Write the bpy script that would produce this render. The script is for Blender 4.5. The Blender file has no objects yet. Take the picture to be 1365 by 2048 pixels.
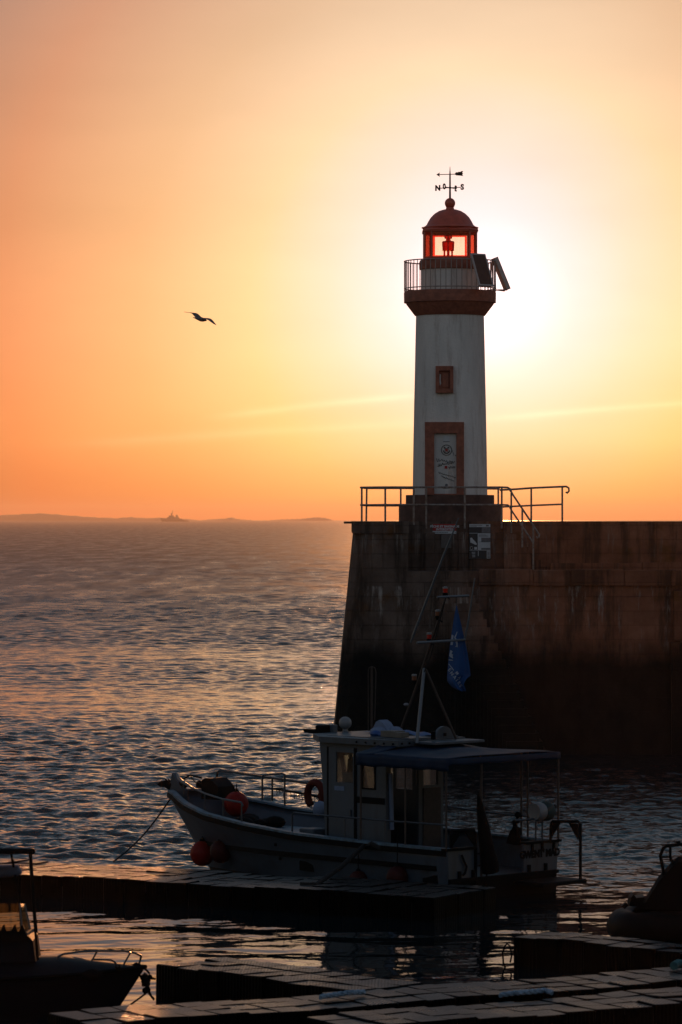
import bpy, math, random
import numpy as np
from mathutils import Vector, Matrix
random.seed(7); rng = np.random.default_rng(11)
sc = bpy.context.scene
R = math.radians

# ------------------------------------------------------------------ camera
K = 7680.0            # focal length in photo pixels (135 mm on a 36 mm tall frame)
H = 7.6               # eye height above the water
HOR = 1036.0          # photo row of the eye level
cd = bpy.data.cameras.new('camera'); cam = bpy.data.objects.new('camera', cd); sc.collection.objects.link(cam)
cam.location = (0, 0, H); cam.rotation_euler = (R(90), 0, 0)
cd.sensor_fit = 'VERTICAL'; cd.sensor_height = 36; cd.sensor_width = 24; cd.lens = 135
cd.shift_y = (HOR - 1024) / 2048
cd.clip_start = 1; cd.clip_end = 60000
cd.dof.use_dof = True; cd.dof.focus_distance = 122; cd.dof.aperture_fstop = 4.5
sc.camera = cam

# ------------------------------------------------------------------ sky
SUN_AZ, SUN_EL = math.atan((965 - 682.5) / K), math.atan((HOR - 606) / K)
sd = Vector((math.sin(SUN_AZ) * math.cos(SUN_EL), math.cos(SUN_AZ) * math.cos(SUN_EL), math.sin(SUN_EL)))
w = bpy.data.worlds.new('World'); sc.world = w; w.use_nodes = True
nt = w.node_tree; nt.nodes.clear()
def N(tree, typ, **kw):
    n = tree.nodes.new(typ)
    for k, v in kw.items(): setattr(n, k, v)
    return n
def mth(tree, op, a, b=None, c=None, clamp=False):
    n = tree.nodes.new('ShaderNodeMath'); n.operation = op; n.use_clamp = clamp
    for i, v in enumerate((a, b, c)):
        if v is None: continue
        if isinstance(v, (int, float)): n.inputs[i].default_value = v
        else: tree.links.new(v, n.inputs[i])
    return n.outputs[0]
def ramp(tree, fac, stops, interp='LINEAR'):
    n = tree.nodes.new('ShaderNodeValToRGB'); n.color_ramp.interpolation = interp
    el = n.color_ramp.elements
    while len(el) < len(stops): el.new(0.5)
    for e, (p, c) in zip(el, stops):
        e.position = p; e.color = (c[0], c[1], c[2], 1)
    tree.links.new(fac, n.inputs[0]); return n.outputs[0]
def mixc(tree, fac, a, b, mode='MIX'):
    n = tree.nodes.new('ShaderNodeMix'); n.data_type = 'RGBA'; n.blend_type = mode
    for s, v in ((n.inputs[0], fac), (n.inputs[6], a), (n.inputs[7], b)):
        if isinstance(v, (int, float)): s.default_value = v
        elif isinstance(v, tuple): s.default_value = (v[0], v[1], v[2], 1)
        else: tree.links.new(v, s)
    return n.outputs[2]
tc = N(nt, 'ShaderNodeTexCoord'); dirv = tc.outputs['Generated']
sep = N(nt, 'ShaderNodeSeparateXYZ'); nt.links.new(dirv, sep.inputs[0])
vd = N(nt, 'ShaderNodeVectorMath', operation='DISTANCE'); nt.links.new(dirv, vd.inputs[0]); vd.inputs[1].default_value = sd
rad = vd.outputs['Value']
elev = mth(nt, 'ARCSINE', sep.outputs[2]); az = mth(nt, 'ARCTAN2', sep.outputs[0], sep.outputs[1])
ES, RS = 0.5, 0.6
EL = [(0, (.92, .47, .26)), (.006, (1.08, .71, .38)), (.02, (1.24, 1.0, .67)), (.045, (1.223, 1.103, .957)), (.08, (1, 1.03, 1.05)),
      (.135, (.838, 1.062, 1.455)), (.20, (.50, 1.0, 1.95)), (.33, (.36, .86, 1.8)), (.5, (.24, .6, 1.1))]
RL = [(0, (2.2, 1.7, 1.7)), (.012, (1.5, 1.12, 1.15)), (.024, (1.25, .92, .87)), (.04, (1.18, .82, .60)), (.06, (1.2, .73, .37)), (.09, (.994, .51, .23)),
      (.125, (.817, .319, .14)), (.15, (.583, .25, .125)), (.25, (.34, .20, .12)), (.55, (.12, .12, .10))]
ce = ramp(nt, mth(nt, 'DIVIDE', elev, ES), [(p / ES, tuple(v / 4 for v in c)) for p, c in EL])
cr = ramp(nt, mth(nt, 'DIVIDE', rad, RS), [(p / RS, tuple(v / 4 for v in c)) for p, c in RL])
glow = mixc(nt, 1.0, ce, cr, 'MULTIPLY')
sc16 = N(nt, 'ShaderNodeVectorMath', operation='SCALE'); nt.links.new(glow, sc16.inputs[0]); sc16.inputs[3].default_value = 16
# thin cirrus streaks low over the sea
noi = N(nt, 'ShaderNodeTexNoise'); noi.inputs['Scale'].default_value = 30; noi.inputs['Detail'].default_value = 5
mp = N(nt, 'ShaderNodeMapping'); mp.inputs['Scale'].default_value = (1, 1, 9); nt.links.new(dirv, mp.inputs[0]); nt.links.new(mp.outputs[0], noi.inputs[0])
def streak(px0, py0, px1, py1, width, amp, bend=0.0):
    a0, a1 = (px0 - 682.5) / K, (px1 - 682.5) / K; e0, e1 = (HOR - py0) / K, (HOR - py1) / K
    k = (e1 - e0) / (a1 - a0)
    u = mth(nt, 'DIVIDE', mth(nt, 'SUBTRACT', az, a0), a1 - a0)
    line = mth(nt, 'ADD', mth(nt, 'MULTIPLY_ADD', u, e1 - e0, e0), mth(nt, 'MULTIPLY', mth(nt, 'MULTIPLY', u, mth(nt, 'SUBTRACT', 1.0, u)), bend))
    dd = mth(nt, 'ABSOLUTE', mth(nt, 'DIVIDE', mth(nt, 'SUBTRACT', elev, line), width))
    g = mth(nt, 'EXPONENT', mth(nt, 'MULTIPLY', mth(nt, 'POWER', dd, 1.6), -1.0))
    m = N(nt, 'ShaderNodeMapRange', interpolation_type='SMOOTHSTEP'); nt.links.new(u, m.inputs[0])
    m.inputs[1].default_value = 0.0; m.inputs[2].default_value = .45; 
    m2 = N(nt, 'ShaderNodeMapRange', interpolation_type='SMOOTHSTEP'); nt.links.new(u, m2.inputs[0])
    m2.inputs[1].default_value = 1.5; m2.inputs[2].default_value = .9
    nn = mth(nt, 'MULTIPLY_ADD', noi.outputs[0], 1.4, -.05, clamp=True)
    return mth(nt, 'MULTIPLY', mth(nt, 'MULTIPLY', mth(nt, 'MULTIPLY', g, m.outputs[0]), mth(nt, 'MULTIPLY', m2.outputs[0], nn)), amp)
st = mth(nt, 'ADD', streak(380, 840, 790, 795, .0010, .24, .0008), streak(930, 842, 1365, 808, .0009, .27, .0004))
st = mth(nt, 'ADD', st, streak(40, 896, 830, 846, .0013, .13, .0006))
cl = N(nt, 'ShaderNodeVectorMath', operation='SCALE'); cl.inputs[0].default_value = (.8, .66, .46); nt.links.new(st, cl.inputs[3])
noh = N(nt, 'ShaderNodeTexNoise'); noh.inputs['Scale'].default_value = 16; noh.inputs['Detail'].default_value = 4
mph = N(nt, 'ShaderNodeMapping'); mph.inputs['Scale'].default_value = (1, 1, 3.5); mph.inputs['Rotation'].default_value = (0, R(6), 0); nt.links.new(dirv, mph.inputs[0]); nt.links.new(mph.outputs[0], noh.inputs[0])
uneven = N(nt, 'ShaderNodeVectorMath', operation='SCALE'); nt.links.new(sc16.outputs[0], uneven.inputs[0]); nt.links.new(mth(nt, 'MULTIPLY_ADD', noh.outputs[0], .16, .92), uneven.inputs[3])
front = N(nt, 'ShaderNodeVectorMath', operation='ADD'); nt.links.new(uneven.outputs[0], front.inputs[0]); nt.links.new(cl.outputs[0], front.inputs[1])
sky = N(nt, 'ShaderNodeTexSky', sky_type='NISHITA', sun_disc=False); sky.sun_elevation = SUN_EL; sky.sun_rotation = SUN_AZ
sky.dust_density = 2.0
skys = N(nt, 'ShaderNodeVectorMath', operation='SCALE'); nt.links.new(sky.outputs[0], skys.inputs[0]); skys.inputs[3].default_value = 0.15
# colder, dimmer vault away from the sun
cool = mixc(nt, 1.0, skys.outputs[0], (1.12, 1.0, 1.12), 'MULTIPLY')
wt = N(nt, 'ShaderNodeMapRange', interpolation_type='SMOOTHSTEP'); nt.links.new(rad, wt.inputs[0])
wt.inputs[1].default_value = .45; wt.inputs[2].default_value = 1.1; wt.inputs[3].default_value = 1; wt.inputs[4].default_value = 0
tot = mixc(nt, wt.outputs[0], cool, front.outputs[0])
bg = N(nt, 'ShaderNodeBackground'); nt.links.new(tot, bg.inputs[0]); bg.inputs[1].default_value = 1.0
wo = N(nt, 'ShaderNodeOutputWorld'); nt.links.new(bg.outputs[0], wo.inputs[0])
w.cycles.sampling_method = 'MANUAL'; w.cycles.sample_map_resolution = 2048

# ------------------------------------------------------------------ sun, exposure
ld = bpy.data.lights.new('sun', 'SUN'); sun = bpy.data.objects.new('sun', ld); sc.collection.objects.link(sun)
ld.energy = 2.2; ld.angle = R(.53); ld.color = (1.0, .40, .14)
sun.rotation_euler = sd.to_track_quat('Z', 'Y').to_euler(); sun.location = (40, 300, 60)
vs = sc.view_settings; vs.view_transform = 'Standard'; vs.look = 'None'; vs.exposure = 0; vs.gamma = 1; vs.use_curve_mapping = False
cy = sc.cycles
cy.max_bounces = 8; cy.diffuse_bounces = 3; cy.glossy_bounces = 4; cy.transmission_bounces = 6; cy.transparent_max_bounces = 16; cy.volume_bounces = 0
cy.use_denoising = True; cy.sample_clamp_indirect = 4.0; cy.caustics_reflective = False; cy.caustics_refractive = False

# ------------------------------------------------------------------ helpers
def wp(px, py, Y): return Vector(((px - 682.5) / K * Y, Y, H - (py - HOR) / K * Y))
def onz(px, py, z):
    Y = (H - z) * K / (py - HOR); return Vector(((px - 682.5) / K * Y, Y, z))
class MB:
    def __init__(s): s.v = []; s.f = []
    def add(s, vs, fs, M=None):
        o = len(s.v)
        s.v += [tuple(M @ Vector(p)) if M is not None else tuple(p) for p in vs]
        s.f += [tuple(o + i for i in f) for f in fs]; return s
    def box(s, c, d, M=None, ch=0.0):
        x, y, z = d[0] / 2, d[1] / 2, d[2] / 2
        T = Matrix.Translation(c) if M is None else M @ Matrix.Translation(c)
        if ch <= 0:
            vs = [(a * x, b * y, e * z) for a in (-1, 1) for b in (-1, 1) for e in (-1, 1)]
            fs = [(0, 1, 3, 2), (4, 6, 7, 5), (0, 4, 5, 1), (2, 3, 7, 6), (0, 2, 6, 4), (1, 5, 7, 3)]
            return s.add(vs, fs, T)
        # chamfered all round the top and the upright edges
        ring = [(x - ch, -y), (x, -y + ch), (x, y - ch), (x - ch, y), (-x + ch, y), (-x, y - ch), (-x, -y + ch), (-x + ch, -y)]
        vs = [(p[0], p[1], -z) for p in ring] + [(p[0], p[1], z - ch) for p in ring] + [(p[0] * (1 - ch / x), p[1] * (1 - ch / y), z) for p in ring]
        fs = [tuple(range(7, -1, -1)), tuple(range(16, 24))]
        for k in (0, 8):
            for i in range(8): fs.append((k + i, k + (i + 1) % 8, k + 8 + (i + 1) % 8, k + 8 + i))
        return s.add(vs, fs, T)
    def tube(s, pts, r, seg=8, closed=False, M=None):
        pts = [Vector(p) for p in pts]; n = len(pts)
        rs = r if isinstance(r, (list, tuple)) else [r] * n
        vs = []; prev = None
        for i, p in enumerate(pts):
            a = pts[(i - 1) % n] if (closed or i > 0) else p
            b = pts[(i + 1) % n] if (closed or i < n - 1) else p
            t = (b - a).normalized()
            if prev is None:
                u = t.orthogonal().normalized()
            else:
                u = prev - t * prev.dot(t); u = u.normalized() if u.length > 1e-6 else t.orthogonal().normalized()
            prev = u; q = t.cross(u)
            for k in range(seg):
                an = 2 * math.pi * k / seg; vs.append(p + (u * math.cos(an) + q * math.sin(an)) * rs[i])
        fs = []
        for i in range(n if closed else n - 1):
            j = (i + 1) % n
            for k in range(seg):
                fs.append((i * seg + k, i * seg + (k + 1) % seg, j * seg + (k + 1) % seg, j * seg + k))
        if not closed:
            fs.append(tuple(range(seg - 1, -1, -1))); fs.append(tuple((n - 1) * seg + k for k in range(seg)))
        return s.add(vs, fs, M)
    def lathe(s, prof, seg=32, M=None, a0=0):
        vs = [(r * math.cos(a0 + 2 * math.pi * k / seg), r * math.sin(a0 + 2 * math.pi * k / seg), z) for r, z in prof for k in range(seg)]
        fs = []
        for i in range(len(prof) - 1):
            for k in range(seg):
                fs.append((i * seg + k, i * seg + (k + 1) % seg, (i + 1) * seg + (k + 1) % seg, (i + 1) * seg + k))
        if prof[0][0] > 1e-4: fs.append(tuple(range(seg - 1, -1, -1)))
        if prof[-1][0] > 1e-4: fs.append(tuple((len(prof) - 1) * seg + k for k in range(seg)))
        return s.add(vs, fs, M)
    def prism(s, poly, ext, M=None):
        n = len(poly); e = Vector(ext); p = [Vector(q) for q in poly]
        vs = p + [q + e for q in p]
        fs = [tuple(range(n)), tuple(range(2 * n - 1, n - 1, -1))] + [(i, i + n, (i + 1) % n + n, (i + 1) % n) for i in range(n)]
        return s.add(vs, fs, M)
    def ball(s, c, r, seg=20, sq=(1, 1, 1), M=None):
        m = max(6, seg // 2); prof = [(math.sin(math.pi * i / m) * r, -math.cos(math.pi * i / m) * r) for i in range(m + 1)]
        prof[0] = (1e-5, -r); prof[-1] = (1e-5, r)
        T = Matrix.Translation(c) @ Matrix.Diagonal((*sq, 1))
        return s.lathe(prof, seg, T if M is None else M @ T)
    def grid(s, fn, nu, nv, M=None):
        vs = [fn(i / nu, j / nv) for i in range(nu + 1) for j in range(nv + 1)]
        fs = [(i * (nv + 1) + j, (i + 1) * (nv + 1) + j, (i + 1) * (nv + 1) + j + 1, i * (nv + 1) + j + 1) for i in range(nu) for j in range(nv)]
        return s.add(vs, fs, M)
    def walls(s, pos, us, vs, holes, t):
        """a wall of thickness t over (u,v) with rectangular holes; pos(u,v,w) -> point"""
        U = sorted(set(us) | {h[k] for h in holes for k in (0, 1)}); V = sorted(set(vs) | {h[k] for h in holes for k in (2, 3)})
        for a, b in zip(U, U[1:]):
            for c, d in zip(V, V[1:]):
                m = ((a + b) / 2, (c + d) / 2)
                if any(h[0] < m[0] < h[1] and h[2] < m[1] < h[3] for h in holes): continue
                q = [pos(u, v, w_) for u in (a, b) for v in (c, d) for w_ in (0, t)]
                s.add(q, [(0, 1, 3, 2), (4, 6, 7, 5), (0, 4, 5, 1), (2, 3, 7, 6), (0, 2, 6, 4), (1, 5, 7, 3)])
        return s
    def text(s, body, size, M, ext=0.004, spacing=1.0, warp=None, bold=0.0):
        cu = bpy.data.curves.new('t', 'FONT'); cu.body = body; cu.size = size; cu.extrude = ext; cu.offset = bold
        cu.align_x = 'CENTER'; cu.align_y = 'CENTER'; cu.space_character = spacing; cu.resolution_u = 3
        o = bpy.data.objects.new('t', cu); sc.collection.objects.link(o)
        dg = bpy.context.evaluated_depsgraph_get(); me = bpy.data.meshes.new_from_object(o.evaluated_get(dg))
        vs = [M @ v.co for v in me.vertices]
        if warp: vs = [warp(v) for v in vs]
        s.add(vs, [tuple(p.vertices) for p in me.polygons])
        bpy.data.objects.remove(o); bpy.data.curves.remove(cu); bpy.data.meshes.remove(me); return s
    def build(s, name, m, parent=None, smooth=False, loc=None, label=None):
        me = bpy.data.meshes.new(name); me.from_pydata([tuple(p) for p in s.v], [], s.f); me.validate()
        import bmesh
        bm = bmesh.new(); bm.from_mesh(me); bmesh.ops.recalc_face_normals(bm, faces=bm.faces); bm.to_mesh(me); bm.free()
        if smooth:
            me.shade_smooth()
            try: me.set_sharp_from_angle(angle=R(38))
            except Exception: pass
        me.materials.append(m)
        o = bpy.data.objects.new(name, me); sc.collection.objects.link(o)
        if parent is not None: o.parent = parent
        if loc is not None: o.location = loc
        if label: o['label'] = label
        return o
def thing(name, label, cat, loc=(0, 0, 0), rz=0.0, group=None):
    o = bpy.data.objects.new(name, None); sc.collection.objects.link(o); o.location = loc; o.rotation_euler = (0, 0, rz); o.empty_display_size = .3
    return tag(o, label, cat, group)
def tag(o, label, cat, group=None):
    o['label'] = label; o['category'] = cat
    if group: o['group'] = group
    return o
def recenter(o):
    """put the origin of a one-mesh thing at its base"""
    me = o.data; n = len(me.vertices); co = np.empty(n * 3); me.vertices.foreach_get('co', co); co = co.reshape(-1, 3)
    c = Vector(((co[:, 0].min() + co[:, 0].max()) / 2, (co[:, 1].min() + co[:, 1].max()) / 2, co[:, 2].min()))
    me.transform(Matrix.Translation(-c)); o.location = o.matrix_basis @ c; return o

def mat(name, col, rough=.6, metal=0.0, var=.2, scale=6.0, bump=0.0, bscale=40.0, spec=.5, streak=None, tint=None):
    m = bpy.data.materials.new(name); m.use_nodes = True; t = m.node_tree; b = t.nodes['Principled BSDF']
    c = N(t, 'ShaderNodeTexCoord')
    n = N(t, 'ShaderNodeTexNoise'); n.inputs['Scale'].default_value = scale; n.inputs['Detail'].default_value = 6; n.inputs['Roughness'].default_value = .65
    if streak:
        mpn = N(t, 'ShaderNodeMapping'); mpn.inputs['Scale'].default_value = streak; t.links.new(c.outputs['Object'], mpn.inputs[0]); t.links.new(mpn.outputs[0], n.inputs[0])
    else: t.links.new(c.outputs['Object'], n.inputs[0])
    dk = tuple(max(0, v * (1 - var)) for v in col); lt = tuple(min(1, v * (1 + var)) for v in col)
    if tint: dk = tint
    rc = ramp(t, n.outputs[0], [(.3, dk), (.7, lt)]); t.links.new(rc, b.inputs['Base Color'])
    b.inputs['Metallic'].default_value = metal; b.inputs['Specular IOR Level'].default_value = spec
    rr = mth(t, 'MULTIPLY_ADD', n.outputs[0], .25, rough - .125); t.links.new(rr, b.inputs['Roughness'])
    if bump > 0:
        n2 = N(t, 'ShaderNodeTexNoise'); n2.inputs['Scale'].default_value = bscale; n2.inputs['Detail'].default_value = 5; t.links.new(c.outputs['Object'], n2.inputs[0])
        bp_ = N(t, 'ShaderNodeBump'); bp_.inputs['Strength'].default_value = bump; bp_.inputs['Distance'].default_value = .02
        t.links.new(n2.outputs[0], bp_.inputs['Height']); t.links.new(bp_.outputs[0], b.inputs['Normal'])
    return m

M = dict(
    white=mat('tower_whitewash', (.84, .79, .74), .8, var=.16, scale=1.1, bump=.9, bscale=14, streak=(1, 1, .25)),
    brown=mat('oxide_red_paint', (.36, .12, .07), .7, var=.35, scale=5, bump=.4, bscale=22),
    plinth=mat('plinth_stone', (.13, .068, .052), .85, var=.4, scale=4, bump=.6, bscale=18),
    dome=mat('dome_red_paint', (.66, .13, .075), .42, var=.18, scale=4),
    iron=mat('dark_iron', (.045, .032, .028), .55, metal=.3, var=.3),
    rail=mat('galvanised_rail', (.34, .31, .29), .5, metal=.2, var=.35, scale=9, tint=(.16, .08, .05)),
    gal_rail=mat('gallery_rail_paint', (.42, .33, .29), .55, var=.25),
    door=mat('door_paint', (.66, .64, .61), .5, var=.08, scale=3, streak=(1, 1, .3)),
    ink=mat('marker_ink', (.02, .018, .018), .6, var=.1),
    red=mat('sign_red', (.42, .025, .022), .45, var=.1),
    signw=mat('sign_white', (.62, .64, .66), .4, var=.06),
    signg=mat('sign_grey', (.14, .15, .17), .4, var=.3, scale=14),
    signd=mat('sign_dark', (.035, .035, .04), .4, var=.2),
    plaque=mat('worn_plaque', (.14, .12, .11), .7, var=.25, scale=12),
    solar_cell=mat('solar_cell', (.17, .085, .06), .6, var=.15, spec=.15),
    alu=mat('aluminium_frame', (.6, .5, .46), .5, metal=.2, var=.1),
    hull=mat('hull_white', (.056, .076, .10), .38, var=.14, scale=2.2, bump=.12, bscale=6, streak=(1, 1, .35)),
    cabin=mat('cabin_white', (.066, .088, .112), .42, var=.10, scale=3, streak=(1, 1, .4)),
    trim=mat('dark_trim', (.003, .0035, .0045), .6, var=.3, spec=.12),
    deck=mat('deck_paint', (.04, .05, .06), .6, var=.3, scale=5),
    blueg=mat('gunwale_blue', (.09, .17, .24), .45, var=.5, scale=9, tint=(.05, .07, .08)),
    awning=mat('awning_blue', (.009, .024, .056), .55, spec=.2, var=.2, scale=3, bump=.3, bscale=5),
    steel=mat('steel_tube', (.07, .085, .10), .35, metal=.5, var=.2),
    rusty=mat('weathered_pole', (.05, .033, .025), .6, var=.4, scale=12),
    alup=mat('pale_pole', (.15, .17, .19), .4, metal=.3, var=.15),
    buoy=mat('buoy_red', (.24, .008, .006), .5, var=.25, scale=4, spec=.2),
    buoyd=mat('buoy_faded', (.045, .006, .005), .6, var=.35, scale=6, spec=.2),
    ring=mat('lifebuoy_orange', (.09, .012, .006), .6, var=.25, spec=.2),
    black=mat('black_rubber', (.003, .003, .0035), .7, var=.3, spec=.1),
    rope=mat('rope_dark', (.010, .009, .008), .85, var=.3, scale=30),
    ropeb=mat('rope_blue_white', (.30, .40, .48), .8, var=.6, scale=18, tint=(.05, .13, .22)),
    ropet=mat('rope_teal', (.03, .14, .15), .8, var=.3, scale=20),
    tarp=mat('tarp_blue', (.03, .09, .27), .5, var=.3, scale=6, bump=.3, bscale=14),
    cloth=mat('cloth_pale', (.18, .24, .36), .7, var=.15, scale=6),
    flag=mat('flag_blue', (.012, .075, .24), .7, var=.18, scale=4),
    flagw=mat('flag_print_white', (.42, .48, .58), .7, var=.06),
    crate=mat('crate_plastic', (.16, .145, .12), .6, var=.2),
    lampw=mat('lamp_cap', (.22, .23, .24), .4, var=.1),
    gull=mat('gull_feathers', (.22, .20, .20), .8, var=.25, scale=14, tint=(.07, .06, .06)),
    ship=mat('ship_grey', (.05, .055, .06), .6, var=.1),
    isle=mat('far_island', (.15, .12, .10), .95, var=.3, scale=.01),
    green=mat('net_teal', (.012, .04, .04), .7, var=.4),
    rib=mat('inflatable_tube', (.003, .0035, .004), .5, var=.2, spec=.08),
    boatl=mat('small_hull', (.006, .009, .014), .5, var=.15, spec=.12),
)
def glass(name, tintc, alpha=.85, rough=.05, dirt_or_glow=None):
    m = bpy.data.materials.new(name); m.use_nodes = True; t = m.node_tree; t.nodes.clear()
    tr = N(t, 'ShaderNodeBsdfTransparent'); tr.inputs[0].default_value = (*tintc, 1)
    gl = N(t, 'ShaderNodeBsdfGlossy'); gl.inputs['Roughness'].default_value = rough
    fr = N(t, 'ShaderNodeFresnel'); fr.inputs[0].default_value = 1.45
    mx = N(t, 'ShaderNodeMixShader'); t.links.new(mth(t, 'MULTIPLY', fr.outputs[0], .8), mx.inputs[0]); t.links.new(tr.outputs[0], mx.inputs[1]); t.links.new(gl.outputs[0], mx.inputs[2])
    res = mx.outputs[0]
    if dirt_or_glow:
        dc, amt = dirt_or_glow
        tl = N(t, 'ShaderNodeBsdfTranslucent'); tl.inputs[0].default_value = (*dc, 1)
        c = N(t, 'ShaderNodeTexCoord'); n = N(t, 'ShaderNodeTexNoise'); n.inputs['Scale'].default_value = 3.5; n.inputs['Detail'].default_value = 7
        mpn = N(t, 'ShaderNodeMapping'); mpn.inputs['Scale'].default_value = (2, 2, .8); t.links.new(c.outputs['Object'], mpn.inputs[0]); t.links.new(mpn.outputs[0], n.inputs[0])
        f = mth(t, 'MULTIPLY', n.outputs[0], amt * 2, clamp=True)
        m2 = N(t, 'ShaderNodeMixShader'); t.links.new(f, m2.inputs[0]); t.links.new(res, m2.inputs[1]); t.links.new(tl.outputs[0], m2.inputs[2]); res = m2.outputs[0]
    o = N(t, 'ShaderNodeOutputMaterial'); t.links.new(res, o.inputs[0]); return m
M['pane_red'] = glass('lantern_glass_red', (1.0, .36, .24), dirt_or_glow=((1.0, .16, .09), .22))
M['pane'] = glass('lantern_glass_clear', (1.0, .90, .74), dirt_or_glow=((.95, .50, .28), .10))
M['cabin_glass'] = glass('cabin_glass', (.86, .80, .76), dirt_or_glow=((.8, .55, .42), .20))
M['screen'] = glass('windscreen_plastic', (.55, .46, .30), dirt_or_glow=((.3, .2, .08), .12))
M['strip_red'] = glass('edge_glow_red', (.9, .08, .05), dirt_or_glow=((.95, .10, .05), .40))
M['lamp_body'] = glass('lamp_red_body', (.75, .05, .04), dirt_or_glow=((.8, .05, .03), .45))
M['lens_red'] = mat('lamp_red_lens', (.55, .02, .015), .2, var=.1)
M['lens_orange'] = mat('lamp_orange_lens', (.20, .07, .03), .3, var=.1)

def weather(m, dark, amt, st=(1.6, 1.6, .22)):
    t = m.node_tree; b = t.nodes['Principled BSDF']; src = b.inputs['Base Color'].links[0].from_socket
    c = N(t, 'ShaderNodeTexCoord'); mpn = N(t, 'ShaderNodeMapping'); mpn.inputs['Scale'].default_value = st; t.links.new(c.outputs['Object'], mpn.inputs[0])
    n = N(t, 'ShaderNodeTexNoise'); n.inputs['Scale'].default_value = 1.7; n.inputs['Detail'].default_value = 9; n.inputs['Roughness'].default_value = .75; t.links.new(mpn.outputs[0], n.inputs[0])
    f = ramp(t, n.outputs[0], [(.50, (0, 0, 0)), (.66, (1, 1, 1))])
    t.links.new(mixc(t, mth(t, 'MULTIPLY', f, amt), src, dark), b.inputs['Base Color'])
weather(M['white'], (.40, .30, .24), .55); weather(M['hull'], (.03, .022, .016), .5, (.8, 2, .35)); weather(M['cabin'], (.035, .028, .022), .45, (2, 2, .4))

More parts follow.
